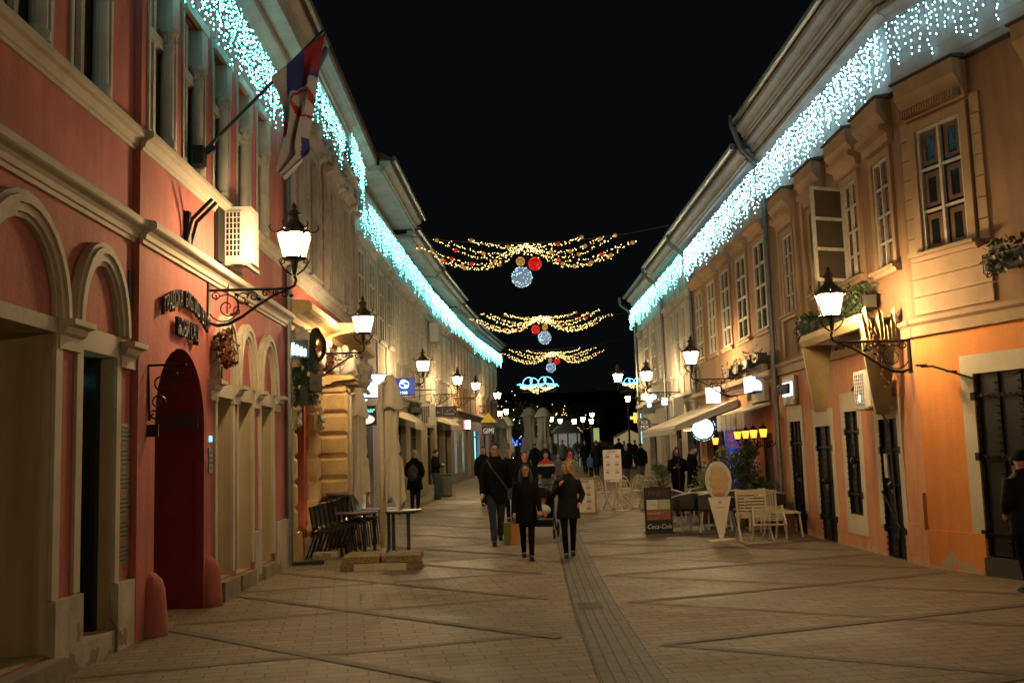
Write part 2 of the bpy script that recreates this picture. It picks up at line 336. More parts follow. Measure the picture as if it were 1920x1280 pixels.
# drain strip: long grooved slabs with cast grate
mat('slab', (.15,.12,.09), .6, var=.45, scale=6, bump=.4); M['slab'] = MATS['slab']
sl = MB(); gr = MB()
cl = [(.88,4),(.89,8),(.92,10.5),(1.0,13.5),(1.12,17),(1.24,21),(1.36,27),(1.5,40),(1.6,60)]
strip(sl, cl, .44, .010)
for i in range(6):
    off = -.23+.46*i/5; strip(gr, [(x+off,y) for x,y in cl], .014, .014)
y = 5.0
while y < 30:
    xx = [a[0]+(b[0]-a[0])*(y-a[1])/(b[1]-a[1]) for a,b in zip(cl[:-1],cl[1:]) if a[1] <= y < b[1]][0]
    strip(gr, [(xx-.23,y),(xx+.23,y)], .012, .0145); y += .62+R.random()*.2
dr = empty('drain_channel'); dr['kind'] = 'structure'
sl.build('slab', 'slab', dr); gr.build('groove', 'black', dr)
gt = MB(); c0 = (.88,11.0)
gt.add([(c0[0]-.13,c0[1]-.22,.016),(c0[0]+.13,c0[1]-.22,.016),(c0[0]+.13,c0[1]+.22,.016),(c0[0]-.13,c0[1]+.22,.016)], [(0,1,2,3)])
gt.build('drain_grate', mat('rust_grate', (.03,.012,.01), .6), label='small rusty square drain cover set in the grooved strip', cat='drain cover')
# ---------------------------------------------------------------- buildings
SPLIT = {'door_reveal','opening_surround','rusticated_pilaster','arch_moulding','plinth','impost','doorstep','quoins','window_hood','lead_flashing','fluted_pilaster','pilaster','upper_pilaster','stucco_ornament','carved_figures','lintel_band','shop_door','entablature'}
class Bld:
    def __init__(s, name, label, fr, cat='building'):
        s.fr = fr; s.root = empty(name, fr.P(0,0,0), 0, label, cat); s.holes = []; s.inv = Vector(s.root.location)
    def part(s, mb, name, m, parent=None, **k):
        mb.v = [tuple(Vector(v)-s.inv) for v in mb.v]
        if name in SPLIT:
            for g_ in split_groups(mb): o = g_.build(name, m, parent or s.root, **k)
            return o
        return mb.build(name, m, parent or s.root, **k)
    def wall(s, u0, u1, z0, z1, m, holes=(), n=0, d=.3, name='wall', body=7, fr=None):
        fr = fr or s.fr; mb = MB(); mb.poly(fr, rect(u0,u1,z0,z1), n-d, n, holes)
        if body: mb.box(fr, u0, u1, z0, z1, -body, n-d)
        return s.part(mb, name, m)
    def window(s, q, cols=2, rows=3, depth=.14, trim='cream', tw=.1, tn=.05, sill=.12, hood=0, fm='wood_white', pm='glass', n=0, fr=None, bars=.035, inner=False, label=None):
        fr = fr or s.fr; u0,u1,z0,z1 = q; mb = MB()
        if tw:
            mb.box(fr,u0-tw,u0+.002,z0-.001,z1+tw,n-.02,n+tn); mb.box(fr,u1-.002,u1+tw,z0-.001,z1+tw,n-.02,n+tn); mb.box(fr,u0+.002,u1-.002,z1-.002,z1+tw-.002,n-.02,n+tn-.003)
        if sill: mb.prof(fr, [(n-.02,z0-.09),(n+sill*.6,z0-.09),(n+sill*.7,z0-.04),(n+sill,z0-.03),(n+sill,z0+.01),(n-.1,z0+.025)], u0-tw-.04, u1+tw+.04)
        if hood: mb.prof(fr, [(n-.02,z1+tw+.03),(n+hood*.4,z1+tw+.05),(n+hood*.5,z1+tw+.16),(n+hood,z1+tw+.2),(n+hood,z1+tw+.27),(n-.02,z1+tw+.32)], u0-tw-.08, u1+tw+.08)
        if not mb.v: mb.box(fr,u0,u1,z0-.03,z0+.012,n-depth,n+.01)
        w = s.part(mb, 'window', trim); a, b = n-depth, n-depth+.05
        if label: w['label'] = label
        f = MB(); f.box(fr,u0,u0+.05,z0,z1,a,b); f.box(fr,u1-.05,u1,z0,z1,a,b); f.box(fr,u0+.05,u1-.05,z0,z0+.06,a,b-.002); f.box(fr,u0+.05,u1-.05,z1-.05,z1,a,b-.002)
        for i in range(1, cols): c = u0+(u1-u0)*i/cols; f.box(fr,c-bars,c+bars,z0+.06,z1-.05,a,b+.006)
        for j in range(1, rows): c = z0+(z1-z0)*j/rows; f.box(fr,u0+.05,u1-.05,c-bars*.7,c+bars*.7,a,b-.004)
        s.part(f, 'frame', fm, w)
        p = MB(); p.box(fr,u0+.02,u1-.02,z0+.02,z1-.02,a-.03,a+.008); s.part(p, 'pane', pm, w)
        if inner:   # brown inner casement seen behind the outer panes
            i2 = MB()
            for i in range(cols):
                a0 = u0+(u1-u0)*i/cols+.06; a1 = u0+(u1-u0)*(i+1)/cols-.06
                for j in range(rows):
                    c0 = z0+(z1-z0)*j/rows+.06; c1 = z0+(z1-z0)*(j+1)/rows-.05
                    for bx in ((a0,a0+.07,c0,c1),(a1-.07,a1,c0,c1),(a0+.07,a1-.07,c1-.07,c1),(a0+.07,a1-.07,c0,c0+.05)): i2.box(fr,*bx,a+.008,a+.016)
            s.part(i2, 'inner_casement', 'curtain', w)
        return w
    def cor(s, z0, z1, n, u0, u1, m, base=0, fr=None, name='cornice'):
        mb = MB(); mb.prof(fr or s.fr, cornice(z0,z1,n,base), u0, u1); return s.part(mb, name, m)
    def roof(s, ze, ne, u0, u1, fr=None, body=7, h=2.8, m='roof'):
        mb = MB(); mb.prof(fr or s.fr, [(ne,ze),(ne,ze+.06),(-body/2,ze+h),(-body,ze+.06),(-body,ze)], u0, u1); return s.part(mb, 'roof', m)
def q(fr, xa, ya, xb, yb, n=0):
    a = fr.px(xa,ya,n); b = fr.px(xb,yb,n); return (min(a[0],b[0]), max(a[0],b[0]), b[1], a[1])
# ---- left 1: salmon building with arches and gate
FL = Fr((-3.6,0),(-3.6,30),1)
b = Bld('salmon_building', 'salmon and cream arcaded building with library lettering over its gate', FL)
Z0 = -.05; PR = .07
ops_l = [rect(6.55,7.98,.22,2.74), rect(8.5,9.25,.2,2.66)]
bays = [(7.0,.82),(8.2,.86),(9.86,.84),(10.95,.82),(12.1,.76),(13.25,.72),(14.35,.72)]
gate = [(10.16,Z0+.001),(11.83,Z0+.001)]+arch(10.995,.835,2.1,2.93,14)
ops_r = [rect(12.28,12.98,.25,2.48), rect(13.25,13.98,.22,2.48), rect(14.5,15.22,.2,2.48)]
def deep(mb, fr, u0,u1,z0,z1,n0,n1):
    P = fr.P; mb.add([P(u0,z0,n0),P(u1,z0,n0),P(u1,z1,n0),P(u0,z1,n0),P(u0,z0,n1),P(u1,z0,n1),P(u1,z1,n1),P(u0,z1,n1)], [(0,1,2,3),(0,1,5,4),(3,2,6,7),(0,3,7,4),(1,2,6,5)])
mb = MB(); mb.poly(FL, [(9.68,Z0),(4,Z0),(4,4.0),(9.68,4.0)], -.3, 0, ops_l)
mb.poly(FL, [(16.25,Z0),(9.68,Z0),(9.68,4.0),(16.25,4.0)], -.23, PR, [gate]+ops_r)
for u0,u1,z0,z1 in ((4,6.5,Z0,4),(6.5,8.4,2.8,4),(8.4,9.9,2.75,4),(9.9,12.1,3.0,4),(12.1,16.25,2.6,4),(9.3,10.1,Z0,2.75),(8.03,8.44,Z0,2.75),(11.9,12.22,Z0,2.9),(13.03,13.2,Z0,2.6),(14.03,14.45,Z0,2.6),(15.27,16.25,Z0,2.6),(6.55,8.03,Z0,.21),(8.45,9.3,Z0,.19)): mb.box(FL,u0,u1,z0,z1,-1.0,-.32)
mb.box(FL,4,16.25,Z0,4,-8,-3.2); b.part(mb, 'wall', 'salmon')
up = [rect(u,u+w,5.06,6.85) for u,w in bays]
mb = MB(); mb.poly(FL, [(9.68,4),(4,4),(4,8.0),(9.68,8.0)], -.34, 0, up[:2]); mb.poly(FL, [(16.25,4),(9.68,4),(9.68,8),(16.25,8)], -.27, PR, up[2:]); mb.box(FL,4,16.25,4,8.6,-8,-.36)
b.part(mb, 'upper_wall', 'salmon')
mat('cream_reveal_plaster', (.46,.38,.25), .85, var=.15, scale=1.5, bump=.1); M['reveal'] = MATS['cream_reveal_plaster']
jm = MB()
deep(jm,FL,6.551,7.979,.221,2.739,-1.0,-.002); deep(jm,FL,8.501,9.249,.201,2.659,-.3,-.002)
for r_ in ops_r: (a0,c0),(a1,_),(_,c1),_ = r_; deep(jm,FL,a0+.001,a1-.001,c0+.001,c1-.001,-.28,PR-.002)
b.part(jm, 'door_reveal', 'reveal')
# gate passage (deep)
gp = MB(); pts = [(10.168,Z0)]+arch(10.995,.827,2.1,2.922,14)[::-1]+[(11.822,Z0)]; k = len(pts)
gp.add([FL.P(u,z,PR-.004) for u,z in pts]+[FL.P(u,z,-3.1) for u,z in pts], [(i,i+1,k+i+1,k+i) for i in range(k-1)])
gp.add([FL.P(10.16,Z0,-3.1),FL.P(11.83,Z0,-3.1),FL.P(11.83,3,-3.1),FL.P(10.16,3,-3.1)], [(0,1,2,3)])
gw = b.part(gp, 'gate_passage', 'darkred')
ib = MB(); ib.prof(FL, [(-3,2.08),(-.0,2.08),(-.0,2.26),(-3,2.26)], 11.79, 11.8215); ib.box(FL,10.169,10.2,2.08,2.26,-3,0)

b.part(ib, 'impost_band', mat('dark_band',(.13,.075,.065),.8,var=.2), gw)
for uu, hh in ((10.06,.6),(11.98,.57)):   # guard stones
    mb = MB(); c = FL.P(uu, 0, PR+.02); mb.rings([(c.x,c.y,Z0-.05,.165,.15),(c.x,c.y,.1,.155,.14),(c.x,c.y,.3,.14,.13),(c.x,c.y,hh*.75,.125,.12),(c.x,c.y,hh*.9,.095,.09),(c.x,c.y,hh,.035,.035)], 16)
    b.part(mb, 'guard_stone', 'salmon', smooth=True)
# trims
t = MB()
def archring(mb, fr, uc, hw, w, zs, zt, n0, n1, k=14):
    o = arch(uc,hw,zs,zt,k); i_ = arch(uc,hw-w,zs,zt-w,k)
    for a in range(k): mb.poly(fr, [o[a],o[a+1],i_[a+1],i_[a]], n0, n1)
def arch_mould(mb, fr, uc, hw, zs, zt, n, w=.17):
    archring(mb,fr,uc,hw,w,zs,zt,n-.02,n+.075); archring(mb,fr,uc,hw-w*.25,w*.35,zs,zt-w*.25,n-.02,n+.1); archring(mb,fr,uc,hw-w*.72,w*.5,zs,zt-w*.72,n-.02,n+.045)
for uc,hw,zs,zt,n in ((7.36,.80,2.86,3.74,0),(8.86,.60,2.86,3.66,0),(12.62,.55,2.66,3.55,PR),(13.63,.55,2.66,3.55,PR),(14.87,.58,2.66,3.55,PR)): arch_mould(t,FL,uc,hw,zs,zt,n)
b.part(t, 'arch_moulding', 'cream')
t = MB()
def impost(mb, u, z, w, n, h=.24):
    mb.prof(FL, [(n-.02,z-h),(n+.05,z-h),(n+.05,z-h*.55),(n+.09,z-h*.45),(n+.11,z-h*.25),(n+.17,z-h*.2),(n+.17,z),(n-.02,z)], u-w/2, u+w/2)
for u,z,w,n in ((6.5,2.86,.4,0),(8.22,2.86,.42,0),(9.5,2.82,.36,0),(12.1,2.66,.3,PR),(13.12,2.66,.3,PR),(14.22,2.66,.34,PR),(15.5,2.66,.34,PR)): impost(t,u,z,w,n)
b.part(t, 'impost', 'cream')
t = MB()
for u0,u1,z0,z1 in ((6.42,8.1,2.74,2.86),(8.32,9.36,2.66,2.86),(7.98,8.1,.63,2.74),(8.38,8.5,.63,2.66),(9.25,9.35,.61,2.66),(6.42,6.55,.61,2.74)): t.box(FL,u0,u1,z0,z1,-.02,.035)
for u0,u1,z0,z1 in ((12.18,13.08,2.48,2.66),(13.15,14.1,2.48,2.66),(14.35,15.35,2.48,2.66),(12.18,12.28,.3,2.48),(12.98,13.05,.3,2.48),(13.17,13.25,.3,2.48),(13.98,14.08,.3,2.48),(14.4,14.5,.3,2.48),(15.22,15.34,.3,2.48)): t.box(FL,u0,u1,z0,z1,PR-.02,PR+.035)
b.part(t, 'opening_surround', 'cream')
t = MB()
for u0,u1,z1,n in ((4,6.55,.6,0),(7.98,8.5,.62,0),(9.25,9.66,.6,0)): t.box(FL,u0,u1,Z0,z1,-.02,n+.07); 
t.box(FL,8.5,9.25,Z0,.2,-.28,.05); t.box(FL,15.4,16.24,Z0,.75,PR-.02,PR+.05); t.box(FL,14.06,14.44,Z0,.7,PR-.02,PR+.05)
b.part(t, 'plinth', 'cream_base')
t = MB(); t.box(FL,6.3,7.98,Z0,.2,-.98,.16); t.box(FL,12.28,12.98,Z0,.23,-.2,.2); t.box(FL,13.25,13.98,Z0,.2,-.2,.16); t.box(FL,14.5,15.22,Z0,.18,-.2,.16)
b.part(t, 'doorstep', 'stone')
b.cor(3.84,4.06,.17,4,9.68,'cream'); b.cor(3.84,4.06,.17,9.681,16.24,'cream',PR)
b.cor(4.78,4.98,.13,4,9.68,'cream'); b.cor(4.78,4.98,.13,9.681,16.24,'cream',PR)
# shop door inside second opening: dark frame, glass, notice
dm = MB(); dm.box(FL,9.16,9.249,.2,2.66,-.3,-.12); dm.box(FL,8.5,9.16,2.56,2.66,-.3,-.2); dm.box(FL,8.5,9.16,.2,.45,-.3,-.2)
dd = b.part(dm, 'shop_door', 'iron'); dg = MB(); dg.box(FL,8.5,9.16,.45,2.56,-.3,-.26); b.part(dg, 'pane', mat('shop_glass',(.18,.17,.13),.25,var=.6,scale=3), dd)  # pale glass colour stands in for the lit shop interior
M['shop_glass'] = MATS['shop_glass']
dn = MB(); dn.box(FL,8.8,9.13,1.35,1.75,-.26,-.255); b.part(dn, 'paper_notice', 'grey', dd)
dn = MB(); dn.box(FL,8.6,9.15,2.40,2.50,-.258,-.25); b.part(dn, 'strip_light', mat('dim_teal_tube',(.2,.5,.5),.4,emit=(.15,.8,.85),es=.7), dd)
for r_ in ops_r:
    (a0,c0),(a1,_),(_,c1),_ = r_; x = MB(); x.box(FL,a0,a1,c0,c1,-.26,-.2); x2 = b.part(x, 'door', 'cream')
# tall windows with engaged columns
for i, (u, w) in enumerate(bays):
    n = 0 if i < 2 else PR; qd = (u,u+w,5.06,6.85)
    x = MB(); x.box(FL,u-.02,u+.03,5.0,6.87,n-.02,n+.02); x.box(FL,u+w-.03,u+w+.02,5.0,6.87,n-.02,n+.02)
    wn = b.part(x, 'window', 'grey_trim')
    f = MB()
    for c in (u+.03,u+w*.5-.03,u+w-.1): f.box(FL,c,c+.07,5.06,6.85,n-.15,n-.08)
    f.box(FL,u,u+w,6.15,6.27,n-.16,n-.06); f.box(FL,u,u+w,5.06,5.16,n-.16,n-.07)
    b.part(f, 'frame', 'wood_white', wn); p = MB(); p.box(FL,u,u+w,5.07,6.84,n-.2,n-.13); b.part(p, 'pane', 'dusty', wn)
    cc = FL.P(u+w-.13, 0, n-.04); c = MB()
    c.rings([(cc.x,cc.y,5.06,.10,.10),(cc.x,cc.y,5.14,.10,.10),(cc.x,cc.y,5.18,.075,.075),(cc.x,cc.y,6.15,.068,.068)],14)
    c.rings([(cc.x,cc.y,6.15,.075,.075),(cc.x,cc.y,6.2,.085,.085),(cc.x,cc.y,6.22,.07,.07),(cc.x,cc.y,6.34,.10,.10),(cc.x,cc.y,6.36,.12,.12),(cc.x,cc.y,6.4,.12,.12)],10)
    for a in range(8): c.ell((cc.x+.09*math.cos(a*.785),cc.y+.09*math.sin(a*.785),6.28+.03*(a%2)),(.022,.022,.035),5,4)
    c.box(FL,u+w-.23,u+w-.001,6.4,6.849,n-.2,n+.045)
    b.part(c, 'engaged_column', 'grey_trim', wn, smooth=False)
t = MB()
for i, (u, w) in enumerate(bays): n = 0 if i < 2 else PR; t.box(FL,u-.03,u+w+.03,6.85,6.97,n-.02,n+.06)
b.part(t, 'lintel_band', 'grey_trim')
b.cor(7.62,8.05,.3,4,16.25,'pale',PR); b.cor(8.25,8.6,.3,4,16.25,'pale',.42)
t = MB(); t.box(FL,4,16.25,8.05,8.25,PR-.05,.62); b.part(t, 'soffit', 'pale')
t = MB(); t.tube([FL.P(u,8.68,.78) for u in (4,10,16.3)],.075,8); b.part(t, 'gutter', 'zinc'); b.roof(8.6,.74,4,16.25)
# lettering over the gate
inv = b.inv
for i, ch in enumerate('ГРАДСКА БИБЛИОТЕКА'):
    if ch == ' ': continue
    a = (i-8.5)/8.5; ez = Vector((0,0,1))
    ex = FL.d-Vector((0,0,1))*a*.38
    text('gate_lettering', ch, .25, FL.P(10.99+.74*a,3.46-.17*a*a,PR+.05)-inv, ex, ez, 'iron', b.root, ext=.02, sx=.5)
text('gate_lettering', 'НОВИ САД', .27, FL.P(11.02,3.13,PR+.05)-inv, FL.d, (0,0,1), 'iron', b.root, ext=.02, sx=.5)
LB = b
def plaque(loc_u, z0, z1, w, fr, n, label, lines, group=None, m='brass'):
    mb = MB(); mb.box(fr,loc_u-w/2,loc_u+w/2,z0,z1,n-.002,n+.015); o = mb.build('plaque', m, label=label, cat='plaque', group=group)
    ln = MB()
    for i in range(lines): zz = z1-(z1-z0)*(i+1)/(lines+1); hw = w*(.25+.15*((i*7)%3)); ln.box(fr,loc_u-hw,loc_u+hw,zz-.008,zz+.008,n+.015,n+.017)
    l = ln.build('engraved_line', 'black', o); return o
pn = ['topmost','second from the top','third from the top','fourth from the top','fifth from the top','lowest']
for i in range(6): plaque(9.5, 1.86-.222*i, 2.06-.222*i, .28, FL, .001, 'brass plaque %s of the column left of the red gate' % pn[i], 4, 'brass plaques beside the gate')
plaque(9.62, 3.16, 3.55, .1, FL, .002, 'dark narrow plate high on the wall beside the second arch', 2, m='black')
plaque(12.06, 1.55, 1.85, .16, FL, PR, 'pale intercom panel on the pier right of the red gate', 4, m='grey')
mb = MB(); mb.box(FL,12.02,12.09,1.92,1.99,PR,PR+.02); mb.build('call_light', 'cyan_glow', label='tiny blue lit call button above the intercom panel', cat='call button')
# ---- left 2: baroque red and cream building
FB = Fr((-3.6,0),(-3.6,30),1)
b2 = Bld('baroque_building', 'dark red and cream building crowded with stucco pilasters and figures', FB)
z8 = 9.0; win_b = [(17.05,17.75),(18.35,19.05),(20.55,21.35),(22.35,23.05)]
b2.wall(16.3,24.45,-.05,4.0,'brick_red',[rect(16.95,18.1,.1,3.0), rect(21.5,22.9,.1,3.0)],d=.35)
b2.wall(16.3,24.45,4.0,9.3,'brick_red',[rect(a,c,5.1,7.4) for a,c in win_b],n=.02,d=.35,name='upper_wall')
for a,c in win_b: b2.window((a,c,5.1,7.4),2,3,.08,'grey_trim',.14,.08,.16,.24,n=.02)
t = MB()
for a, c in ((16.95,18.1),(21.5,22.9)): t.box(FB,a,c,.1,3.0,-.3,-.24)
b2.part(t,'shop_door','iron')
st = MB(); orn = MB(); Rb = random.Random(3)
def rust(mb, fr, u0, u1, n0, n1, z0, z1, hb=.27, gap=.05):   # stacked bossed blocks
    z = z0
    while z < z1-.05:
        zt = min(z+hb, z1); e = .03; P = fr.P
        mb.box(fr,u0,u1,z,zt-gap,n0,n1)
        mb.add([P(u0,z,n1),P(u1,z,n1),P(u1,zt-gap,n1),P(u0,zt-gap,n1),P(u0+.05,z+.05,n1+e),P(u1-.05,z+.05,n1+e),P(u1-.05,zt-gap-.05,n1+e),P(u0+.05,zt-gap-.05,n1+e)],[(0,1,5,4),(1,2,6,5),(2,3,7,6),(3,0,4,7),(4,5,6,7)])
        mb.add([P(u0,z,n0),P(u0,z,n1),P(u0,zt-gap,n1),P(u0,zt-gap,n0),P(u0-.03,z+.05,n0+.05),P(u0-.03,z+.05,n1-.05),P(u0-.03,zt-gap-.05,n1-.05),P(u0-.03,zt-gap-.05,n0+.05)],[(0,1,5,4),(1,2,6,5),(2,3,7,6),(3,0,4,7),(4,5,6,7)])
        mb.box(fr,u0+.02,u1-.02,zt-gap,zt,n0,n1-.02)
        z = zt
for u0,u1,n1 in ((16.5,16.75,.14),(18.3,18.55,.2),(19.6,19.95,.55),(20.9,21.2,.38),(23.2,23.5,.3),(24.05,24.35,.22)): rust(st,FB,u0,u1,0,n1,.5,3.1,.42,.06)
for u0,u1,n1 in ((16.5,16.75,.18),(18.3,18.55,.24),(19.55,20.0,.6),(20.85,21.25,.44),(23.15,23.55,.36),(24.0,24.4,.28)):
    st.box(FB,u0-.04,u1+.04,-.05,.5,0,n1+.05); st.prof(FB,cornice(3.1,3.3,n1+.1),u0-.06,u1+.06)
    # carved figure / scroll bracket: torso, shoulders, head and leaf curls
    uc = (u0+u1)/2
    for k_ in range(26):
        zz = 3.35+Rb.random()*.5; orn.ell(FB.P(uc+Rb.uniform(-.17,.17),zz,n1*.4+Rb.uniform(0,.16)+(zz-3.3)*.25),(.05+Rb.random()*.05,.05+Rb.random()*.05,.06+Rb.random()*.07),7,5)
    orn.ell(FB.P(uc,3.72,n1+.08),(.09,.08,.11),8,6); orn.tube([FB.P(uc,3.3,n1*.6),FB.P(uc-.05,3.5,n1+.02),FB.P(uc,3.66,n1)],[.06,.13,.07],8)
    for k_ in range(9): orn.ell(FB.P(uc+Rb.uniform(-.15,.15),2.2+Rb.random()*.5,n1+.03),(.03,.04,.06),6,4)
b2.part(st,'rusticated_pilaster','lit_cream'); b2.part(orn,'carved_figures','grey_trim',smooth=True)
mb = MB(); mb.prof(FB,cornice(3.86,4.3,.5),16.32,19.3); mb.prof(FB,cornice(3.86,4.3,.8),19.3,21.5); mb.prof(FB,cornice(3.86,4.3,.5),21.5,24.44); b2.part(mb,'entablature','lit_cream')
b2.cor(4.75,5.0,.18,16.32,24.44,'grey_trim',.02)
up = MB(); pl = MB()
for u in (16.42,17.95,19.3,20.2,21.6,22.0,23.3,24.1):
    up.box(FB,u,u+.2,5.0,7.9,.02,.09); up.box(FB,u+.04,u+.16,5.15,7.2,.09,.115); up.prof(FB,cornice(7.5,7.72,.22,.02),u-.04,u+.24)
    for k_ in range(14): pl.ell(FB.P(u+.1+Rb.uniform(-.05,.05),5.4+Rb.random()*1.6,.115+Rb.random()*.02),(.02,.022,.04+Rb.random()*.02),6,4)
    for k_ in range(8): pl.ell(FB.P(u+.1+Rb.uniform(-.1,.1),7.75+Rb.random()*.4,.2+Rb.random()*.08),(.06,.05,.07),6,4)
b2.part(up,'upper_pilaster','grey_trim'); b2.part(pl,'stucco_ornament','grey_trim',smooth=True)
b2.cor(8.0,8.25,.3,16.3,24.44,'pale',.02); b2.cor(8.75,9.15,.28,16.3,24.44,'pale',.3)
t = MB(); t.box(FB,16.3,24.44,9.0,9.14,.0,.62); b2.part(t,'soffit','pale')
mb = MB(); mb.tube([FB.P(16.26,0,.12),FB.P(16.26,7.6,.12),FB.P(16.26,7.95,.5),FB.P(16.26,8.6,.8)],.055,8); b2.part(mb,'drainpipe','zinc'); b2.roof(9.15,.66,16.3,24.45)
# ---- generic row houses
def rowhouse(name, label, fr, u0, u1, H, wallm, trimm, nwin, zw, shopz=2.7, shops=None, rows=3, low=None, pil=True, eave=.6, cor_m='pale', zb=None, gut=True, pm='glass', hood=.2, balc=False):
    b = Bld(name, label, fr); zb = gz((fr.P(u0,0).y+fr.P(u1,0).y)/2)-.35 if zb is None else zb
    W_ = u1-u0; st = W_/nwin; z1, z2 = zw; ww = min(.95, st*.52)
    wq = [(u0+st*(i+.5)-ww/2, u0+st*(i+.5)+ww/2, z1, z2) for i in range(nwin)]
    shops = shops or [(u0+W_*(i+.14)/2, u0+W_*(i+.86)/2, zb+.5, zb+2.9) for i in range(2)]
    b.wall(u0,u1,zb,shopz+.6,low or wallm,[rect(*s[:4]) for s in shops],d=.3)
    b.wall(u0,u1,shopz+.6,H,wallm,[rect(*w) for w in wq],n=.01,d=.3,name='upper_wall')
    for w in wq: b.window(w,2,rows,.02,trimm,.1,.03,.10,hood,n=.01,pm=pm)
    for s_ in shops:
        x = MB(); x.box(fr,s_[0],s_[0]+.06,s_[2],s_[3],-.26,-.18); x.box(fr,s_[1]-.06,s_[1],s_[2],s_[3],-.26,-.18); x.box(fr,(s_[0]+s_[1])/2-.03,(s_[0]+s_[1])/2+.03,s_[2],s_[3],-.26,-.18); x.box(fr,s_[0],s_[1],s_[3]-.35,s_[3]-.28,-.26,-.18)
        d_ = b.part(x,'shopfront','dgrey'); p = MB(); p.box(fr,s_[0]+.02,s_[1]-.02,s_[2],s_[3]-.02,-.29,-.23); b.part(p,'pane',s_[4] if len(s_) > 4 else 'glass',d_)
    b.cor(shopz+.55,shopz+.85,.2,u0,u1,trimm,name='string_course'); 
    if pil:
        t = MB()
        for i in range(nwin+1):
            uc = u0+st*i; a, c = max(u0,uc-.12), min(u1,uc+.12); t.box(fr,a,c,shopz+.86,H-.66,.01,.045)
        b.part(t,'pilaster',trimm)
    b.cor(H-.65,H-.35,.22,u0,u1,cor_m,.01); b.cor(H-.1,H+.22,.25,u0,u1,cor_m,eave-.3)
    t = MB(); t.box(fr,u0,u1,H-.05,H+.1,0,eave-.2); b.part(t,'soffit',cor_m)
    if gut: t = MB(); t.tube([fr.P(u0,H+.26,eave+.05),fr.P((u0+u1)/2,H+.26,eave+.05),fr.P(u1,H+.26,eave+.05)],.07,8); b.part(t,'gutter','zinc')
    b.roof(H+.2,eave+.02,u0,u1); return b
VL = [(-3.6,24.5),(-3.35,31.0),(-2.92,37.6),(-2.3,45.0),(-1.67,52),(-.34,63)]
FR3 = [Fr(a,c,1) for a,c in zip(VL[:-1],VL[1:])]
f3,f4,f5,f6,f7 = FR3
rowhouse('ornate_house','grey ornate house with pilasters and bracketed grey frieze beside the baroque building',f3,0,f3.L,8.9,'grey_wall','grey_trim',4,(5.0,7.0),2.9,
    [(.5,2.4,.35,2.9),(3.6,5.6,.35,2.9)],low='violet_lit',eave=1.0)
rowhouse('pale_house','pale two storey house with tall narrow windows and a short hooked gutter pipe',f4,0,f4.L,8.6,'white_wall','grey_trim',5,(4.7,6.9),2.8,
    [(.4,2.1,.5,2.7),(3.0,5.4,.5,2.7)],low='beige',eave=.8)
rowhouse('grey_house','grey house with dark window boxes and wall mounted cooling unit',f5,0,f5.L,8.5,'grey_wall','white_wall',5,(4.8,6.8),2.9,
    [(.4,2.3,.6,2.8),(2.9,4.6,.6,2.8),(5.2,7.0,.6,2.8)],low='beige',eave=.8)
rowhouse('brown_house','dull brown house with close set dark upright windows',f6,0,f6.L,8.3,'tan','tan_trim',6,(5.0,7.0),3.0,
    [(.6,1.4,.9,2.9,'cyan_glow'),(3.2,4.0,.9,2.9,'cyan_glow'),(5.0,6.6,.7,3.0)],low='white_wall',eave=.7)
rowhouse('corner_house_far','dull pink corner house closing the left row under the last lights',f7,0,f7.L,8.3,'pink_wall','white_wall',6,(5.0,7.0),3.0,
    [(1,3,.9,3.0,'cyan_glow'),(4.6,6.6,.9,3.0),(8,10,.9,3.0)],low='violet_lit',eave=.6)
# ---- right 1: orange building (straight face, then a face angled to the camera)
FRt = Fr((5.6,0),(5.6,30),-1); YB = 13.35
FN = Fr((5.6,YB),(5.6+.345*10,YB-10),1)
b = Bld('orange_building','orange ground floor and tan upper floor building with spiked iron doors', FRt)
qN = lambda *a: q(FN,*a)
dA = q(FRt,1480,790,1500,1000); dB = q(FRt,1517,806,1552,1020); dC = q(FRt,1579,775,1613,963); dD = q(FRt,1644,790,1689,1052)
big = q(FN,1824,700,1990,1090); big = (big[0],big[1],.0,2.48)
dA = (18.75,19.45,.0,2.12); dB = (17.05,17.85,.0,1.98); dC = (15.72,16.32,.53,2.18); dD = (14.15,14.85,.0,2.0)
doors = [dA,dB,dC,dD]
b.wall(YB,20.05,-.1,3.1,'peach',[rect(*d) if d[2] > .2 else rect(d[0],d[1],-.099,d[3]) for d in doors],body=6,d=.25)
b.wall(0,6,-.12,3.1,'orange',[rect(big[0],big[1],.001,big[3])],fr=FN,body=5,d=.25)
wins = [(13.72,14.32,4.12,5.72),(15.0,15.62,4.2,5.75),(16.68,17.32,4.28,5.72),(18.5,19.15,4.15,5.7)]
wn = qN(1727,215,1812,462); wn = (.34,1.14,4.13,5.82); wn2 = (wn[0]+2.0,wn[1]+2.0,4.13,5.82)
b.wall(YB,20.05,3.1,6.5,'tan',[rect(*w) for w in wins],name='upper_wall',body=6)
b.wall(0,6,3.1,6.5,'tan',[rect(*wn),rect(*wn2)],fr=FN,name='upper_wall',body=5)
for w in wins: b.window(w,2,4,.03,'tan_trim',.11,.05,.14,.2,inner=True,bars=.02)
b.window(wn,2,3,.03,'tan_trim',.12,.05,.16,0,fr=FN,inner=True,bars=.022); b.window(wn2,2,3,.03,'tan_trim',.12,.05,.16,0,fr=FN,inner=True,bars=.022)
